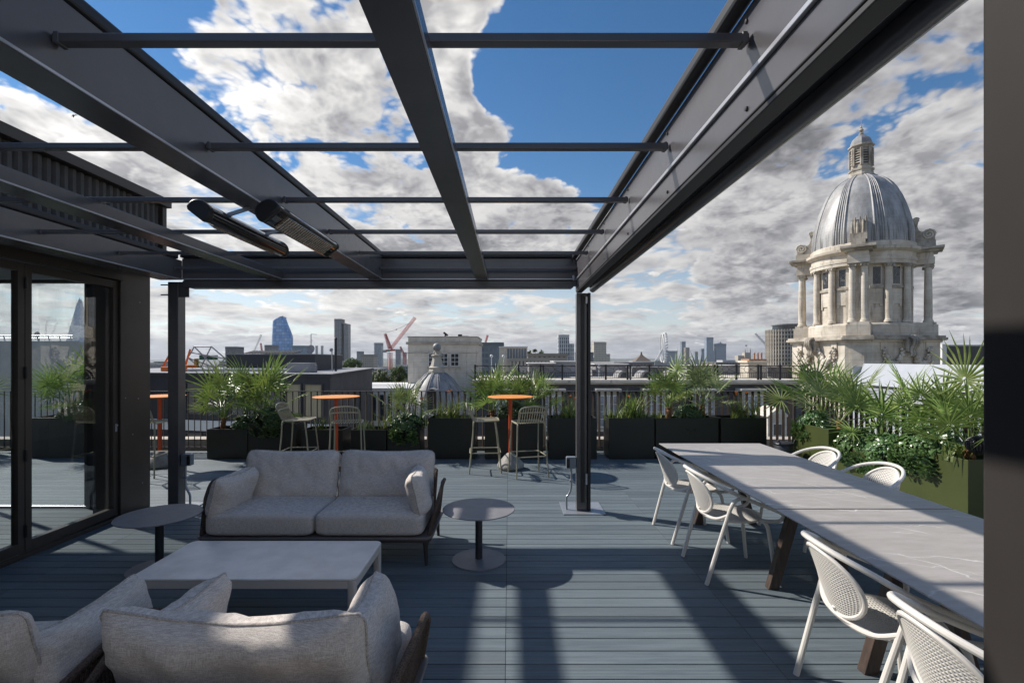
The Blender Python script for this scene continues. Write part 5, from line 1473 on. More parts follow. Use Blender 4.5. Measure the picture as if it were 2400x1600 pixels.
# ---------------------------------------------------------------- wall, rail and tower seen through the doors
t = thing('stair_core', 'pale grey rendered roof block with guard rail seen through the glass doors', 'building', (-22, 21, -34))
f = ccw([(PX(-80, 20), 20), (PX(184, 20), 20), (PX(205, 26), 26), (PX(-80, 26), 26)])
prism(f, -34, PZ(799, 20)).build('wall', mat('pale_render', (.48, .47, .46), .8, var=.1, vscale=.8), t, 0)
for py in (786, 792): MB().tube([P(-60, py, 20.1), P(170, py, 20.1)], .02, 5).build('guard_rail', M_STEEL, t)
for k in range(9): MB().tube([P(-40 + 26 * k, 799, 20.1), P(-44 + 26 * k, 786, 20.1)], .02, 5).build('guard_post', M_STEEL, t)
dish(88, 786, 20.6, .16, 'round dish on the grey roof block seen through the glass doors')
t = thing('glass_spire', 'tapering glass spire skyscraper seen through the folding doors', 'skyscraper', (PX(187, 2600), 2600, -34))
Ys = 2600; g_ = MB()
zt_ = PZ(697, Ys)
cx_ = PX(187, Ys); hb = 22 / F_PX * Ys
def sp(z): return hb * (zt_ + 6 - z) / (zt_ + 6 - PZ(830, Ys)) * .92 + 3
for s in ((-1, -1), (1, -1), (1, 1), (-1, 1)): pass
zs = [-34, PZ(800, Ys), PZ(760, Ys), PZ(720, Ys), zt_ - 30]
g_.grid(lambda a, b: (lambda z, q: (cx_ + sp(z) * (-1, 1, 1, -1)[q], Ys + sp(z) * (-1, -1, 1, 1)[q], z))(zs[min(4, int(round(b * 4)))], int(round(a * 4)) % 4), 4, 5, cu=True)
M_SPIRE = facade_mat('spire_glass', (.20, .26, .33), (.34, .42, .52), 6, 4, .9, .85, .2)
g_.build('shaft', M_SPIRE, t, 0)
for s, q in ((-1, 0), (1, 6), (-.2, 12)):
    MB().add([(cx_ + s * 7 - 7, Ys, zt_ - 32), (cx_ + s * 7 + 7, Ys, zt_ - 32), (cx_ + s * 3.4 + 1, Ys, zt_ - q), (cx_ + s * 7 - 7, Ys + 6, zt_ - 32), (cx_ + s * 7 + 7, Ys + 6, zt_ - 32), (cx_ + s * 3.4 + 1, Ys + 2, zt_ - q)], [(0, 1, 2), (5, 4, 3), (0, 3, 4, 1), (1, 4, 5, 2), (2, 5, 3, 0)]).build('shard_tip', M_SPIRE, t, 0)
def lattice(par, p, q, w_, n, m, name='lattice', r=None):
    "square lattice mast between two points"
    p, q = Vector(p), Vector(q); d = (q - p).normalized()
    u = d.orthogonal().normalized(); v = d.cross(u); r = r or w_ * .07
    mb = MB(); cs_ = [(u + v) * w_ / 2, (u - v) * w_ / 2, (-u - v) * w_ / 2, (v - u) * w_ / 2]
    for c in cs_: mb.tube([p + c, q + c], r, 4)
    for k in range(n):
        a0, a1 = p.lerp(q, k / n), p.lerp(q, (k + 1) / n)
        for i in range(4): mb.tube([a0 + cs_[i], a1 + cs_[(i + 1) % 4]], r * .7, 4, caps=False)
    return mb.build(name, m, par, 0)
for i, (bx, by, tx, ty) in enumerate(((106, 790, 110, 750), (118, 792, 134, 756), (170, 786, 160, 756))):
    t = thing('tower_crane', ('pale crane mast with short jib seen through the doors', 'leaning pale crane jib seen through the doors', 'pale crane jib just left of the glass spire')[i], 'crane', P(bx, 850, 1500))
    lattice(t, P(bx, 850, 1500), P(bx, by, 1500), 3, 8, M_STEEL, 'mast'); lattice(t, P(bx, by, 1500), P(tx, ty, 1500), 3, 10, M_STEEL, 'jib')
# ---------------------------------------------------------------- the great stone tower and dome
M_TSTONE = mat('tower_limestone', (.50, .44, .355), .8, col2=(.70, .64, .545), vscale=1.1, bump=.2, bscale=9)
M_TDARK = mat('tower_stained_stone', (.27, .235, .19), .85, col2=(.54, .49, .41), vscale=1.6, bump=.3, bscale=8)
def lead_dome_mat():
    m = mat('dome_lead', (.2, .2, .2), .5, .1)
    g = NG(m.node_tree); bs = m.node_tree.nodes['Principled BSDF']
    tc = g.n('ShaderNodeTexCoord'); ob = tc.outputs['Object']
    n1 = g.noise(g.v('MULTIPLY', ob, (1, 1, .35)), 1.6, 6, .62)
    c = g.mix(g.rng(n1, .3, .68, 0, 1), (.25, .245, .24, 1), (.45, .445, .435, 1))
    st_ = g.noise(g.v('MULTIPLY', ob, (4, 4, .22)), 1.7, 5, .65)
    sp_ = g.n('ShaderNodeSeparateXYZ'); g.put(sp_.inputs[0], ob)
    low = g.rng(sp_.outputs[2], 8.8, 11.8, 1, 0)
    c = g.mix(g.m('MULTIPLY', g.rng(st_, .5, .64, 0, 1), g.m('MULTIPLY_ADD', low, .75, .12)), c, (.075, .07, .065, 1))
    c = g.mix(g.m('MULTIPLY', g.rng(st_, .46, .36, 0, .5), low), c, (.46, .42, .34, 1))
    seam = g.m('LESS_THAN', g.m('FRACT', g.m('DIVIDE', sp_.outputs[2], .42)), .035)
    c = g.mix(g.m('MULTIPLY', seam, .5), c, (.16, .16, .16, 1))
    g.put(bs.inputs['Base Color'], c)
    return m
M_DLEAD = lead_dome_mat()
TC = Vector((23.9, 33.3))
tw = thing('domed_tower', 'baroque limestone tower with columned drum, ribbed lead dome and lantern', 'tower', (TC.x, TC.y, -34))
TZ = lambda m_: Matrix.Translation((TC.x, TC.y, 0)) @ Matrix.Rotation(m_, 4, 'Z')
PIER = [radians(-128 + 90 * k) for k in range(4)]
BAY = [radians(-83 + 90 * k) for k in range(4)]
def ring(name, prof, m=M_TSTONE, n=72, sm=40): return MB().lathe(prof, n, (TC.x, TC.y, 0)).build(name, m, tw, sm)
ring('drum_wall', [(2.62, 3.1), (2.62, 7.66)])
ring('drum_plinth', [(3.08, 3.1), (3.08, 3.82), (2.98, 3.92), (2.62, 3.95)])
ring('entablature', [(2.63, 7.60), (2.98, 7.62), (2.98, 7.82), (3.02, 7.84), (3.02, 8.04), (2.94, 8.08), (2.94, 8.36), (3.05, 8.40), (3.22, 8.50), (3.24, 8.66), (3.0, 8.70), (2.95, 8.72), (2.95, 9.0), (2.88, 9.06), (2.5, 9.07)])
dprof = [(2.84, 9.05), (2.835, 9.45), (2.82, 9.87), (2.73, 10.37), (2.60, 10.96), (2.43, 11.56), (2.22, 12.16), (1.95, 12.76), (1.75, 13.08), (1.52, 13.36), (1.25, 13.6), (.95, 13.80), (.74, 13.92)]
ring('dome_shell', dprof, M_DLEAD, 96, 60)
for k in range(8):
    for j, da in enumerate((-.105, -.055, .0, .055, .105)):
        th = radians(-128 + 22.5 + 45 * k) + da
        r_ = .075 if j in (0, 4) else .05
        MB().tube([(TC.x + (r + .015) * cos(th), TC.y + (r + .015) * sin(th), z) for r, z in dprof], [r_ * (.45 + .55 * r / 2.84) for r, z in dprof], 6, caps=False).build('dome_rib', M_DLEAD, tw)
# lantern
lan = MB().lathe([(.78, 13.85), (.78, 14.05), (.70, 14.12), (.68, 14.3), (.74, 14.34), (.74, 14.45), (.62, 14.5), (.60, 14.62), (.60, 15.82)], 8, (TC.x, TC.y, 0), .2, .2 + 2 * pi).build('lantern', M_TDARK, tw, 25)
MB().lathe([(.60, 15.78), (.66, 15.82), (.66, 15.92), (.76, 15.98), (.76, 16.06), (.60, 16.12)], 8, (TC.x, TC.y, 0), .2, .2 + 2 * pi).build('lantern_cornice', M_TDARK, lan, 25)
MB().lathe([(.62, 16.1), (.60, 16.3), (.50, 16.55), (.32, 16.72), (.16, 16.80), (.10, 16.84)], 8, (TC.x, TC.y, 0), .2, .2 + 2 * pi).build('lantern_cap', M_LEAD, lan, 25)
MB().lathe([(.13, 16.82), (.15, 16.92), (.07, 16.98), (.10, 17.06), (.15, 17.14), (.10, 17.24), (.05, 17.28), (.08, 17.34), (.04, 17.42), (.012, 17.5), (.01, 17.95)], 12, (TC.x, TC.y, 0)).build('finial', M_TDARK, lan, 50)
for k in range(8):
    th = .2 + 2 * pi * (k + .5) / 8
    m_ = TZ(th)
    MB().box(.545, .56, -.15, .15, 14.75, 15.62).xf(m_).build('louvre_opening', M_IRON, lan, 0)
    for q in range(5):
        z = 14.80 + .165 * q
        MB().add([(.56, -.15, z + .09), (.62, -.15, z), (.62, .15, z), (.56, .15, z + .09), (.56, -.15, z + .12), (.63, -.15, z + .03), (.63, .15, z + .03), (.56, .15, z + .12)],
                 [(0, 3, 2, 1), (4, 5, 6, 7), (0, 1, 5, 4), (1, 2, 6, 5), (2, 3, 7, 6), (3, 0, 4, 7)]).xf(m_).build('louvre', M_TDARK, lan, 0)
    MB().box(.56, .66, .165, .245, 14.62, 15.8).xf(m_).build('lantern_pilaster', M_TDARK, lan, 0)
    MB().box(.56, .66, -.245, -.165, 14.62, 15.8).xf(m_).build('lantern_pilaster', M_TDARK, lan, 0)
# columns: shaft, base and Ionic capital
colp = [(.27, 0), (.27, .07), (.24, .09), (.25, .13), (.22, .17), (.205, .19), (.205, .6), (.20, 1.6), (.185, 2.7), (.172, 3.36), (.19, 3.38), (.19, 3.42), (.172, 3.44)]
col_me = MB().lathe(colp, 20).mesh('column', M_TSTONE, 40)
cap = MB().box(-.24, .24, -.24, .24, 3.60, 3.66).lathe([(.18, 3.44), (.235, 3.52), (.235, 3.60)], 20)
for s in (-1, 1):
    for q in (-1, 1): cap.tube([(q * .21, s * .215, 3.50), (q * .21, s * .13, 3.50)], .085, 10)
    cap.tube([(-.2, s * .19, 3.56), (.2, s * .19, 3.56)], .03, 6)
cap_me = cap.mesh('capital', M_TDARK, 40)
def column(r, th, off, z0=3.96):
    o = link('column', col_me, tw)
    c = link('capital', cap_me, o)
    rad, tan = Vector((cos(th), sin(th), 0)), Vector((-sin(th), cos(th), 0))
    o.location = Vector((TC.x, TC.y, z0)) + rad * r + tan * off
    o.rotation_euler = (0, 0, th)
def rbox(r0, r1, h, z0, z1, th, name, m=M_TSTONE, par=None, bev=0):
    return MB().box(r0, r1, -h, h, z0, z1).xf(TZ(th)).build(name, m, par or tw, 0, bevel=bev)
for i, th in enumerate(PIER):
    rbox(2.2, 3.92, .62, 3.10, 3.80, th, 'pier_pedestal'); rbox(2.2, 3.84, .56, 3.802, 3.955, th, 'pier_pedestal')
    for s in (-1, 1): column(3.46, th, s * .31)
    for s in (-1, 1): rbox(2.58, 2.75, .16, 3.96, 7.6, th + s * .20, 'pilaster')
    e = rbox(2.3, 3.76, .58, 7.62, 8.04, th, 'pier_entablature'); rbox(2.3, 3.70, .54, 8.042, 8.36, th, 'pier_frieze', M_TSTONE, e)
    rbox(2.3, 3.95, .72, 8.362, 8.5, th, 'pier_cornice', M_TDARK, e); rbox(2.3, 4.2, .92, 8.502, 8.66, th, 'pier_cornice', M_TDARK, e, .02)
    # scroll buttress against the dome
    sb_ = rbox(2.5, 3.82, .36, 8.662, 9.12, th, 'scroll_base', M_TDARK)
    if i != 0:
        prof = [(2.6, 9.12), (3.78, 9.12), (3.80, 9.45), (3.72, 9.75), (3.50, 9.86), (3.30, 9.78), (3.15, 9.72), (3.0, 9.85), (2.93, 10.1), (2.98, 10.4), (2.95, 10.62), (2.8, 10.70), (2.6, 10.55)]
        MB().extrude(prof, (0, -.24, 0), (1, 0, 0), (0, 0, 1), (0, .48, 0)).xf(TZ(th)).build('scroll', M_TDARK, sb_, 0, bevel=.03)
        for (r, z, q) in ((3.48, 9.52, .34), (2.86, 10.52, .17)):
            sp_ = [(r + q * (1 - t / 22) * cos(t * .7), -.26, z + q * (1 - t / 22) * sin(t * .7)) for t in range(20)]
            MB().tube(sp_, [q * .16] * 20, 6).xf(TZ(th)).build('volute', M_TSTONE, sb_)
            MB().tube([(x, .26, z_) for x, _, z_ in sp_], [q * .16] * 20, 6).xf(TZ(th)).build('volute', M_TSTONE, sb_)
            MB().tube([(r, -.27, z), (r, .27, z)], q * .88, 20).xf(TZ(th)).build('volute_drum', M_TDARK, sb_)
    else:
        rbox(2.5, 3.3, .44, 9.122, 9.55, th, 'broken_pedestal', M_TDARK, sb_)
        rnd = random.Random(4)
        for q in range(6):
            x = -.36 + .144 * q
            MB().tube([(2.98 + rnd.uniform(-.05, .15), x, 9.55), (3.0 + rnd.uniform(-.05, .1), x + rnd.uniform(-.03, .03), 10.5 + rnd.uniform(-.18, .15))], [.085, .055], 6).xf(TZ(th)).build('broken_stub', M_TDARK, sb_)
        rbox(2.5, 3.02, .36, 9.552, 10.45, th, 'broken_core', M_TDARK, sb_)
def weather(m, course=.42):
    g = NG(m.node_tree); bs = m.node_tree.nodes['Principled BSDF']
    src = bs.inputs['Base Color'].links[0].from_socket
    tc = g.n('ShaderNodeTexCoord'); ob = tc.outputs['Object']
    st_ = g.noise(g.v('MULTIPLY', ob, (2.6, 2.6, .28)), 1.5, 6, .68)
    c = g.mix(g.rng(st_, .54, .70, 0, .62), src, (.16, .135, .105, 1))
    sp_ = g.n('ShaderNodeSeparateXYZ'); g.put(sp_.inputs[0], ob)
    jn = g.m('LESS_THAN', g.m('FRACT', g.m('DIVIDE', g.m('ADD', sp_.outputs[2], 40.0), course)), .04)
    g.put(bs.inputs['Base Color'], g.mix(g.m('MULTIPLY', jn, .38), c, (.17, .14, .11, 1)))
weather(M_TSTONE); weather(M_TDARK); weather(M_PORT, .45)
M_LEADWIN = mat('leaded_window', (.02, .025, .035), .2, spec=.7, var=.6, vscale=12)
for th in BAY:
    for s in (-1, 1): column(2.82, th + s * radians(13.5), 0)
    for d in (-26, 0, 26):
        a = th + radians(d)
        w_ = MB().box(2.59, 2.65, -.31, .31, 6.28, 7.50).xf(TZ(a)).build('window', M_TSTONE, tw, 0)
        MB().box(2.652, 2.658, -.24, .24, 6.36, 7.44).xf(TZ(a)).build('pane', M_LEADWIN, w_, 0)
        gr = MB()
        for q in (.10, .17): gr.tube([(2.665, q * cos(2 * pi * k / 14), 6.9 + q * 1.3 * sin(2 * pi * k / 14)) for k in range(14)], .012, 4, closed=True)
        for q in (-.12, .12): gr.tube([(2.665, q, 6.36), (2.665, q, 7.44)], .008, 4)
        gr.xf(TZ(a)).build('grille', M_LEAD, w_)
        MB().box(2.59, 2.77, -.38, .38, 6.10, 6.26).xf(TZ(a)).build('sill', M_TDARK, w_, 0)
        ap_ = [(-.34, 6.09), (.34, 6.09), (.34, 4.95), (.2, 4.95), (.2, 5.12), (-.2, 5.12), (-.2, 4.95), (-.34, 4.95)]
        MB().extrude(ap_, (2.63, 0, 0), (0, 1, 0), (0, 0, 1), (.05, 0, 0)).xf(TZ(a)).build('apron_panel', M_TSTONE, w_, 0)
# square attic with chamfered corners, swags and cartouches
def oct_foot(a, c):
    pts = []
    for i in range(4):
        nb, npz = Vector((cos(BAY[i]), sin(BAY[i]))), None
        for dth in (-radians(45), radians(45)):
            pth = BAY[i] + dth; n2 = Vector((cos(pth), sin(pth)))
            det = nb.x * n2.y - nb.y * n2.x
            pts.append((TC.x + (a * n2.y - c * nb.y) / det, TC.y + (nb.x * c - n2.x * a) / det))
    return ccw(pts)
prism(oct_foot(3.30, 4.0), -34, 2.70).build('attic_wall', M_TSTONE, tw, 0)
prism(oct_foot(3.42, 4.12), 2.702, 2.84).build('attic_moulding', M_TSTONE, tw, 0)
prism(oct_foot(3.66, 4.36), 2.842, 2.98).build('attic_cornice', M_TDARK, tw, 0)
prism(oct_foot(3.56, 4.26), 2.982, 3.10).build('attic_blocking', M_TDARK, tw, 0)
rnd = random.Random(9)
for i in (0, 3):
    th = BAY[i]
    def blob(par, r, x, z, q, m=M_TSTONE): MB().ball((r, x, z), q, 7, 5, (.8, 1, 1)).xf(TZ(th)).build('carved_fruit', m, par, 60)
    for s in (-1, 1):
        sw = MB().box(3.30, 3.36, s * 1.55 - .22, s * 1.55 + .22, 2.2, 2.68).xf(TZ(th)).build('swag', M_TSTONE, tw, 0)
        for k in range(26):
            t_ = k / 25
            x = s * (1.5 - 1.15 * t_); z = 2.25 - 1.05 * sin(pi * min(1, t_ * 1.0)) ** .8 + .15 * t_
            for q in range(3): blob(sw, 3.40 + rnd.uniform(0, .12), x + rnd.uniform(-.12, .12), z + rnd.uniform(-.15, .15), rnd.uniform(.07, .15) * (.7 + .5 * sin(pi * t_)), M_TSTONE)
        for k in range(12): blob(sw, 3.38 + rnd.uniform(0, .08), s * 1.62 + rnd.uniform(-.08, .08), 2.2 - .17 * k, rnd.uniform(.06, .12) * (1.15 - k / 20), M_TSTONE)
    ks = MB().extrude([(-.26, 0), (.26, 0), (.34, .75), (-.34, .75)], (3.30, 0, 2.1), (0, 1, 0), (0, 0, 1), (.42, 0, 0)).xf(TZ(th)).build('keystone', M_TDARK, tw, 0, bevel=.04)
    for s in (-.16, 0, .16): MB().tube(smooth_path([(3.66, s, 3.05), (3.95, s, 2.9), (3.98, s, 2.6), (3.80, s, 2.2), (3.85, s, 1.95), (3.72, s, 1.85)], 4), .075, 7).xf(TZ(th)).build('keystone_scroll', M_TDARK, ks)
    # lunette window hood
    hood = MB()
    for r0, r1, dep in ((1.02, 1.22, .16), (.86, 1.0, .08)):
        arc = [(r1 * cos(pi * k / 16), r1 * sin(pi * k / 16)) for k in range(17)] + [(r0 * cos(pi * k / 16), r0 * sin(pi * k / 16)) for k in range(16, -1, -1)]
        hood.extrude(arc, (3.305, .0, .05), (0, 1, 0), (0, 0, 1), (dep, 0, 0))
    ho = hood.xf(TZ(th)).build('lunette', M_TSTONE, tw, 0)
    MB().extrude([(.85 * cos(pi * k / 16), .85 * sin(pi * k / 16)) for k in range(17)], (3.302, 0, .05), (0, 1, 0), (0, 0, 1), (.02, 0, 0)).xf(TZ(th)).build('pane', M_WIN, ho, 0)
    for k in range(1, 6):
        MB().tube([(3.33, 0, .05), (3.33, .84 * cos(pi * k / 6), .05 + .84 * sin(pi * k / 6))], .02, 4).xf(TZ(th)).build('glazing_bar', M_WHITE, ho)
for i in (0,):
    th = PIER[i]
    pn_ = rbox(4.002, 4.06, .40, .95, 2.45, th, 'corner_panel', M_TSTONE); rbox(4.061, 4.09, .32, 1.05, 2.35, th, 'panel_face', M_TSTONE, pn_)
    ca = MB().tube([(4.08, .36 * cos(2 * pi * k / 24), .28 + .42 * sin(2 * pi * k / 24)) for k in range(24)], .085, 8, closed=True).xf(TZ(th)).build('cartouche', M_TDARK, tw)
    MB().ball((4.02, 0, .28), .3, 14, 8, (.25, 1, 1.2)).xf(TZ(th)).build('cartouche_boss', M_TSTONE, ca, 60)
    for k in range(14):
        a = 2 * pi * k / 14
        MB().ball((4.10, .46 * cos(a), .28 + .52 * sin(a)), .10, 6, 5).xf(TZ(th)).build('cartouche_leaf', M_TDARK, ca, 60)
HAZE = .00005
# ---------------------------------------------------------------- skyline
def rgbm(name, c, **k): return mat(name, c, .7, **k)
# blue curved glass tower
Yb = 1300
t = thing('glass_skyscraper', 'tall bulging blue glass skyscraper beyond the charcoal roof', 'skyscraper', (PX(662, Yb), Yb, -34))
lv = [(840, 639, 683), (825, 638.8, 682.5), (812, 639, 684.5), (800, 639.3, 685.5), (788, 639.8, 685), (775, 640.6, 680), (762, 641.2, 674.5), (752, 642.5, 670.5), (747, 650, 668.5), (742.5, 661, 667)]
def fnb(a, b):
    x = b * (len(lv) - 1); i = min(int(x), len(lv) - 2); f = x - i
    py = lv[i][0] * (1 - f) + lv[i + 1][0] * f; l = lv[i][1] * (1 - f) + lv[i + 1][1] * f; r = lv[i][2] * (1 - f) + lv[i + 1][2] * f
    th = 2 * pi * a
    cx_, hw_ = PX((l + r) / 2, Yb), (PX(r, Yb) - PX(l, Yb)) / 2
    def sg(q, e): return math.copysign(abs(q) ** e, q)
    return (cx_ + hw_ * sg(cos(th), .7), Yb + 16 * sg(sin(th), .7), PZ(py, Yb) if b > 0 else -34)
M_BLUE = facade_mat('blue_curtain_wall', (.14, .24, .42), (.10, .28, .62), 7.5, 8.0, .9, .88, .15, win2=(.30, .52, .86), spec=.8)
MB().grid(fnb, 40, 28, cu=True).build('shaft', M_BLUE, t, 60)
MB().bar(P(655, 743, Yb), P(664, 740.5, Yb), 2, 1.2).build('roof_crane', M_IRON, t, 0)
def tower_block(name, label, px0, px1, top, Y, wall, win, bx=4, bz=3.4, fx=.6, fz=.55, depth=None, extra=(), cat='tower block', base=-34, cap=None):
    t = thing(name, label, cat, (PX((px0 + px1) / 2, Y), Y, base))
    x0, x1 = PX(px0, Y), PX(px1, Y); d = depth or (x1 - x0) * .8
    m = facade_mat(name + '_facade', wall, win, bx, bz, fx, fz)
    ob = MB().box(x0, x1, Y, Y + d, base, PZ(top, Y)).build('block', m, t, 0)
    MB().box(x0 - .01 * (x1 - x0), x1 + .01 * (x1 - x0), Y - .3, Y + d + .3, PZ(top, Y) + .01, PZ(top, Y) + (cap or .006 * Y)).build('roof_parapet', mat(name + '_roof', tuple(q * .8 for q in wall), .8), t, 0)
    for (a, b, c_, e) in extra:
        MB().box(PX(a, Y), PX(b, Y), Y + .1 * d * e, Y + d * (.9 if e else 1.05), base, PZ(c_, Y)).build('wing', m, t, 0)
    return t
G = (.30, .31, .33)
tower_block('residential_tower', 'slim grey residential high-rise with a stepped top right of the blue skyscraper', 783.5, 800, 754, 1250, (.26, .25, .245), (.08, .09, .10), 5, 3.2, .55, .6, 26, ((800, 815, 758.5, 1), (797, 805, 756, 1)))
tower_block('office_slab', 'pale blue glass office slab at the foot of the blue skyscraper', 685, 720, 816.5, 1150, (.22, .30, .36), (.12, .19, .25), 4, 3.5, .7, .7, 30)
tower_block('office_slab', 'grey office block left of the blue skyscraper', 620, 638, 815, 1100, (.22, .22, .23), (.08, .09, .1), 4, 3.5, .6, .6, 30)
tower_block('office_slab', 'dark office block above the gantry on the charcoal roof', 528, 551, 819, 900, (.13, .135, .14), (.06, .07, .08), 4, 3.5, .6, .6, 30)
tower_block('apartment_tower', 'pale sloped-top apartment tower left of the red crane', 877, 894, 810, 1500, (.34, .36, .38), (.16, .19, .22), 4, 3.4, .5, .7, 22)
tower_block('apartment_tower', 'short dark tower beyond the red pole bar table', 836, 849, 830, 1900, (.18, .19, .2), (.1, .11, .12), 4, 3.4, .5, .6, 22)
tower_block('apartment_tower', 'grey mid-height tower just right of the red crane mast', 927, 938, 825, 1700, (.24, .25, .27), (.1, .11, .13), 4, 3.4, .5, .6, 22)
tower_block('apartment_tower', 'small distant tower between red crane and stone block', 943, 951, 832, 2100, (.36, .25, .22), (.15, .12, .12), 4, 3.4, .5, .6, 22)
tower_block('brick_terrace', 'low beige block below the sloped-top apartment tower', 846, 876, 837, 700, (.36, .32, .27), (.1, .1, .1), 3, 3.2, .4, .5, 20)
tower_block('white_grid_tower', 'white gridded high-rise just left of the slim pergola post', 1309, 1334, 791, 900, (.60, .60, .60), (.06, .08, .11), 3.6, 7.2, .62, .86, 22, ((1335, 1346, 805, 1),))
tower_block('stone_office_tower', 'stepped Portland stone office tower right of the slim pergola post', 1392, 1421, 808, 850, (.56, .50, .41), (.14, .14, .14), 2.6, 3.0, .42, .5, 24, ((1396, 1418, 804, 1), (1421, 1430, 829, 0), (1386, 1392, 838, 0)))
tower_block('dark_office_low', 'dark low office at the foot of the stone office tower', 1352, 1391, 832, 700, (.15, .17, .19), (.07, .09, .11), 4, 3.4, .7, .6, 24)
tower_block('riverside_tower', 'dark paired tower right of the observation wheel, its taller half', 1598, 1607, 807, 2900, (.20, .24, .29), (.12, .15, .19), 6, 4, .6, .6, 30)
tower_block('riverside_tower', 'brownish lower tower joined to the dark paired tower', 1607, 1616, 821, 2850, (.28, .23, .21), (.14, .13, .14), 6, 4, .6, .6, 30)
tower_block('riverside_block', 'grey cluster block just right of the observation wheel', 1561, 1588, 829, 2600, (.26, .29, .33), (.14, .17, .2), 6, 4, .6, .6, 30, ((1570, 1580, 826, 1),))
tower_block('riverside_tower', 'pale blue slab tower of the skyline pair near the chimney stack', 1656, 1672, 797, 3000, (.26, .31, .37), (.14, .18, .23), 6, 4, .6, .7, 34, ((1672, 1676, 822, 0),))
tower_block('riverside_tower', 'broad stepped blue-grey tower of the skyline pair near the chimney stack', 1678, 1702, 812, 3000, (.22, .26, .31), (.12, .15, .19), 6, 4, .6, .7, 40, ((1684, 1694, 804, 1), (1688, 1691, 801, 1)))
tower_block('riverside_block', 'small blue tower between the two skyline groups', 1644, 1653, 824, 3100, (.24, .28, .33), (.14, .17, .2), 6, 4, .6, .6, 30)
tower_block('riverside_block', 'tiny far block between the skyline groups', 1629, 1636, 831, 3300, (.25, .27, .3), (.14, .17, .2), 6, 4, .6, .6, 30)
# glass office with curved roof and glazed bays
tower_block('glass_office', 'grey glass office with a flat curved roof right of the stone block', 1122, 1180, 809, 190, (.15, .18, .20), (.08, .11, .14), 1.6, 2.2, .8, .62, 14, ((1130, 1172, 806, 1),))
t = thing('bay_building', 'pale stone building with tall glazed bays right of the glass office', 'building', (PX(1205, 130), 130, -34))
MB().box(PX(1170, 130), PX(1236, 130), 130, 142, -34, PZ(814, 130)).build('wall', M_PORT, t, 0)
MB().box(PX(1169, 130), PX(1237, 130), 129.7, 142, PZ(813.9, 130), PZ(811.5, 130)).build('coping', M_WHITE, t, 0)
for k in range(7):
    a_, b_ = 1189 + 6.6 * k, 1189 + 6.6 * k + 4.6
    MB().box(PX(a_, 130), PX(b_, 130), 129.9, 129.99, PZ(840, 130), PZ(817, 130)).build('window', mat('bay_glass', (.10, .14, .17), .1, spec=.8) if k == 0 else bpy.data.materials['bay_glass'], t, 0)
tower_block('terrace_block', 'long low stone block with roof-garden trees behind the bar table', 1237, 1330, 835, 150, (.40, .36, .30), (.12, .12, .12), 1.5, 2.0, .45, .5, 12)
tower_block('terrace_block', 'colonnaded low stone block behind the twin palms', 1196, 1300, 846, 120, (.46, .42, .36), (.10, .10, .10), .9, 4.0, .45, .7, 12)
for i, (px, py, w_) in enumerate(((1240, 820, 14), (1254, 816, 13), (1268, 820, 16), (1300, 831, 14), (1318, 830, 12))):
    r = w_ / 2 / F_PX * 152
    tree('roof_garden_tree', PX(px, 152), 152, PZ(836, 152), PZ(py, 152) - PZ(836, 152), r, 60 + i, ('roof garden tree touching the glazed bay building', 'tallest dark roof garden tree on the long stone block', 'rounded roof garden tree right of the tallest one', 'low roof garden tree left of the white gridded high-rise', 'low roof garden tree at the foot of the white gridded high-rise')[i], 420, 'roof garden trees', .5)
# office with round end behind the great tower
t = thing('round_office', 'round-ended gridded office tower left of the great stone tower', 'office tower', (PX(1862, 150), 150, -34))
M_GRID = facade_mat('gridded_concrete', (.44, .39, .33), (.045, .06, .08), .2, 2.06, .66, .55)
g = NG(M_GRID.node_tree)
Rr = 5.4
MB().lathe([(Rr, -34), (Rr, PZ(770, 150))], 48, (PX(1872, 150), 157, 0)).build('shaft', mat('office_ring_glass', (.05, .07, .09), .2, spec=.7, var=.5, vscale=.6), t, 30)
for k in range(14): MB().lathe([(Rr + .12, 0), (Rr + .28, 0), (Rr + .28, .5), (Rr + .12, .5)], 48, (PX(1872, 150), 157, PZ(770 + 9.2 * k, 150) - .75), caps=False).build('floor_band', bpy.data.materials['gridded_concrete'] if False else M_PORTD, t, 30)
fin = MB().box(-.16, .16, -.42, .42, -34, PZ(770, 150)).mesh('fin', M_PORTD, 0)
for k in range(44):
    a = 2 * pi * k / 44
    o = link('fin', fin, t); o.location = (PX(1872, 150) + (Rr + .1) * cos(a), 157 + (Rr + .1) * sin(a), 0); o.rotation_euler = (0, 0, a + pi / 2)
MB().lathe([(Rr * .72, PZ(770, 150)), (Rr * .72, PZ(759, 150))], 40, (PX(1872, 150), 157, 0)).build('top_storey', M_WIN, t, 30)
MB().lathe([(Rr * .78, PZ(759, 150)), (Rr * .78, PZ(756.5, 150))], 40, (PX(1872, 150), 157, 0)).build('roof_disc', M_LEAD, t, 30)
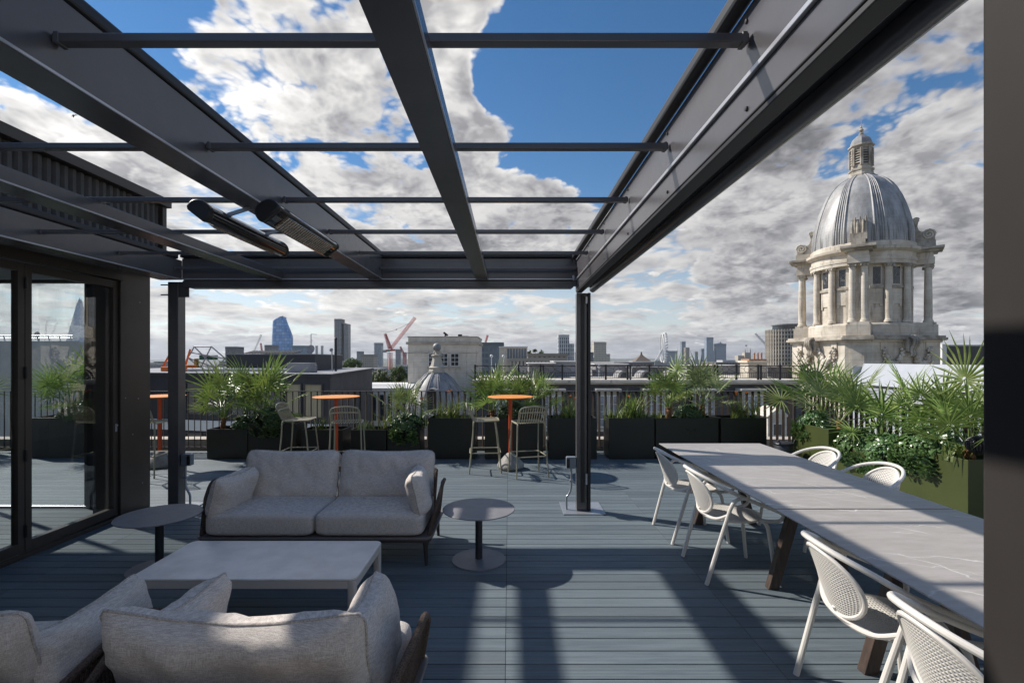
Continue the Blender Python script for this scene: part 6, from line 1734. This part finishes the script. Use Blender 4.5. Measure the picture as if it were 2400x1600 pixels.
# red luffing crane
Yc = 560
t = thing('luffing_crane', 'red lattice luffing crane rising beside the stone block', 'crane', P(913, 860, Yc))
lattice(t, P(914, 866, Yc), P(914, 826, Yc), 3.6, 14, M_CRANE, 'mast')
MB().bar(P(900, 822, Yc), P(926, 820, Yc), 3.0, 2.0).build('machine_deck', M_CRANE, t, 0)
MB().box(PX(897, Yc), PX(905, Yc), Yc - 2, Yc + 2, PZ(826, Yc), PZ(820, Yc)).build('counterweight', mat('crane_grey', (.35, .36, .34), .6), t, 0)
MB().box(PX(908, Yc), PX(914, Yc), Yc - 2.6, Yc - 1, PZ(824, Yc), PZ(819, Yc)).build('cab', mat('crane_cab_green', (.15, .3, .22), .4), t, 0)
lattice(t, P(915, 818, Yc), P(973, 744, Yc), 2.6, 30, M_CRANE, 'jib', .26)
lattice(t, P(912, 818, Yc), P(902, 782, Yc), 1.6, 10, M_CRANE, 'a_frame', .22); lattice(t, P(918, 818, Yc), P(904, 782, Yc), 1.2, 8, M_CRANE, 'a_frame', .2)
MB().tube([P(902, 780, Yc), P(930, 772, Yc), P(962, 756, Yc)], .16, 4).build('pendant_rope', M_IRON, t); MB().ball(P(929, 772, Yc), .7, 8, 6).build('rope_ball', M_IRON, t)
for i, (bx, by, tx, ty, Y, m, lab) in enumerate(((594, 826, 612, 784, 1400, M_WHITE, 'faint grey crane jib left of the blue skyscraper'), (614, 824, 611, 804, 1600, M_CRANE, 'tiny red crane beside the grey office block'), (1137, 806, 1143, 785, 700, M_CRANE, 'short red crane jib above the glass office'),
                                             (1380, 822, 1391, 805, 900, M_WHITE, 'grey crane jib left of the stone office tower'), (1818, 832, 1770, 781, 400, M_WHITE, 'pale crane jib leaning left of the round-ended office'), (950, 836, 938, 812, 1600, M_CRANE, 'thin red crane jib beside the stone block edge'))):
    t = thing('tower_crane', lab, 'crane', P(bx, 850, Y))
    lattice(t, P(bx, 852, Y), P(bx, by, Y), .003 * Y, 8, m, 'mast'); lattice(t, P(bx, by, Y), P(tx, ty, Y), .0025 * Y, 14, m, 'jib', .0004 * Y)
# observation wheel seen nearly edge-on
Yw = 1500
t = thing('observation_wheel', 'white observation wheel seen nearly edge-on above the roofs', 'wheel', P(1553.5, 850, Yw))
cz = PZ(815, Yw); Rw = 33 / F_PX * Yw
wm = Matrix.Translation((PX(1553.5, Yw), Yw, cz)) @ Matrix.Rotation(radians(80), 4, 'Z')
for dy in (-3, 3):
    MB().tube([(Rw * cos(2 * pi * k / 48), dy, Rw * sin(2 * pi * k / 48)) for k in range(48)], 1.4, 5, closed=True).xf(wm).build('rim', M_WHITE, t)
sp_ = MB()
for k in range(16): sp_.tube([(0, 0, 0), (Rw * cos(2 * pi * k / 16), 0, Rw * sin(2 * pi * k / 16))], .25, 4)
sp_.xf(wm).build('spokes', M_WHITE, t)
for k in range(32):
    a = 2 * pi * k / 32
    MB().ball((Rw * 1.04 * cos(a), -5.5, Rw * 1.04 * sin(a)), 2.6, 8, 6, (1, 1.7, 1)).xf(wm).build('capsule', M_WHITE, t, 60)
for s in (-1, 1): MB().tube([Vector((PX(1553.5, Yw), Yw, cz)), P(1535 + (s + 1) * 3, 846, Yw - 20)], 1.3, 6).build('support_leg', M_WHITE, t)
# gothic towers and a pyramid roof
t = thing('gothic_palace', 'stone gothic towers with pinnacles and a flagpole left of the chimney stack', 'palace', P(1750, 860, 1300))
Yg = 1300
MB().box(PX(1730, Yg), PX(1760, Yg), Yg, Yg + 20, -34, PZ(833, Yg)).build('range', M_PORTD, t, 0)
MB().box(PX(1744, Yg), PX(1758, Yg), Yg - 4, Yg + 12, -34, PZ(826, Yg)).build('tower', M_PORTD, t, 0)
for px in (1744.8, 1757.2): MB().lathe([(1.6, 0), (1.6, 6), (.1, 13)], 8, (PX(px, Yg), Yg - 3, PZ(827, Yg))).build('pinnacle', M_PORTD, t, 25)
MB().tube([P(1751, 826, Yg), P(1751, 808, Yg)], .35, 5).build('flagpole', M_STEEL, t); MB().box(PX(1746.5, Yg), PX(1751, Yg), Yg - .1, Yg + .1, PZ(811, Yg), PZ(808.4, Yg)).build('flag', rgbm('flag_cloth', (.25, .12, .14)), t, 0)
t = thing('pyramid_roof', 'brown pyramid-roofed hall on the horizon near the observation wheel', 'hall', P(1503, 850, 700))
Yp = 700
MB().lathe([(16, 0), (11, 3), (5, 6.5), (1.5, 9.6), (1.2, 12.5), (.2, 13.5)], 4, (PX(1503, Yp), Yp, PZ(846, Yp)), pi / 4, pi / 4 + 2 * pi).build('roof', mat('brown_tile', (.17, .13, .10), .8), t, 20)
MB().box(PX(1478, Yp), PX(1528, Yp), Yp - 12, Yp + 12, -34, PZ(846.5, Yp)).build('wall', M_WHITE, t, 0)
t = thing('bird', 'small dark bird flying under the cloud beyond the main rafter', 'bird', P(172, 272, 60))
c = P(172, 272, 60)
MB().ball(c, .09, 8, 6, (1.0, .8, 2.2)).build('body', M_IRON, t, 60)
for s in (-1, 1): MB().add([c + Vector((0, 0, .1)), c + Vector((s * .22, .1, .22)), c + Vector((s * .42, .15, .02 + .1 * s)), c + Vector((0, 0, -.06)), c + Vector((s * .2, .11, .12))], [(0, 1, 4, 3), (1, 2, 4)]).build('wing', M_IRON, t, 0, solid=.01)
# ---------------------------------------------------------------- low roofs between here and the horizon
rnd = random.Random(21)
fm = [facade_mat('city_facade_%d' % i, w_, (.07, .08, .09), 3, 3.3, .5, .5) for i, w_ in enumerate(((.42, .38, .32), (.30, .28, .27), (.5, .48, .45), (.26, .2, .17), (.20, .22, .25)))]
rm = [mat('city_roof_%d' % i, c, .85) for i, c in enumerate(((.22, .22, .23), (.34, .34, .34), (.15, .14, .14), (.48, .48, .48)))]
nlow = 0
for k in range(130):
    Y = 70 * (38 ** rnd.random())
    u = rnd.uniform(-1.05, 1.02)
    x = u * Y
    top = EYE - rnd.uniform(.004, .024) * Y ** .98 - rnd.uniform(0, 2.5)
    if Y < 260: top -= 4
    top = max(top, -26)
    wd = rnd.uniform(9, 26) * (1 + Y / 900); d = rnd.uniform(10, 22) * (1 + Y / 1500)
    wi, ri = rnd.randrange(5), rnd.randrange(4)
    t = thing('city_block', ('cream', 'grey-brown', 'pale', 'red-brick', 'blue-grey')[wi] + ' city block with a ' + ('mid-grey', 'light grey', 'dark', 'whitish')[ri] + ' flat roof towards the horizon', 'building', (x, Y, -34), 'low city blocks towards the horizon')
    rz = rnd.uniform(-.5, .5)
    R = Matrix.Translation((x, Y, 0)) @ Matrix.Rotation(rz, 4, 'Z')
    MB().box(-wd / 2, wd / 2, -d / 2, d / 2, -34, top).xf(R).build('wall', fm[wi], t, 0)
    MB().box(-wd / 2 - .2, wd / 2 + .2, -d / 2 - .2, d / 2 + .2, top + .01, top + .5).xf(R).build('roof', rm[ri], t, 0)
    if rnd.random() < .6 and Y > 260: MB().box(-wd * .2, wd * .15, -d * .2, d * .2, top + .51, top + rnd.uniform(1.5, 3)).xf(R).build('plant_room', rm[rnd.randrange(4)], t, 0)

# ---------------------------------------------------------------- haze over the city
hm = bpy.data.materials.new('city_haze'); hm.use_nodes = True
hm.node_tree.nodes.clear()
hv = hm.node_tree.nodes.new('ShaderNodeVolumePrincipled'); ho_ = hm.node_tree.nodes.new('ShaderNodeOutputMaterial')
hv.inputs['Color'].default_value = (.80, .88, 1.0, 1); hv.inputs['Density'].default_value = HAZE; hv.inputs['Anisotropy'].default_value = .2
hm.node_tree.links.new(hv.outputs[0], ho_.inputs['Volume'])
tag(MB().box(-16800, 16800, -300, 13400, -36, 345).build('haze', hm, None, 0), kind='stuff')
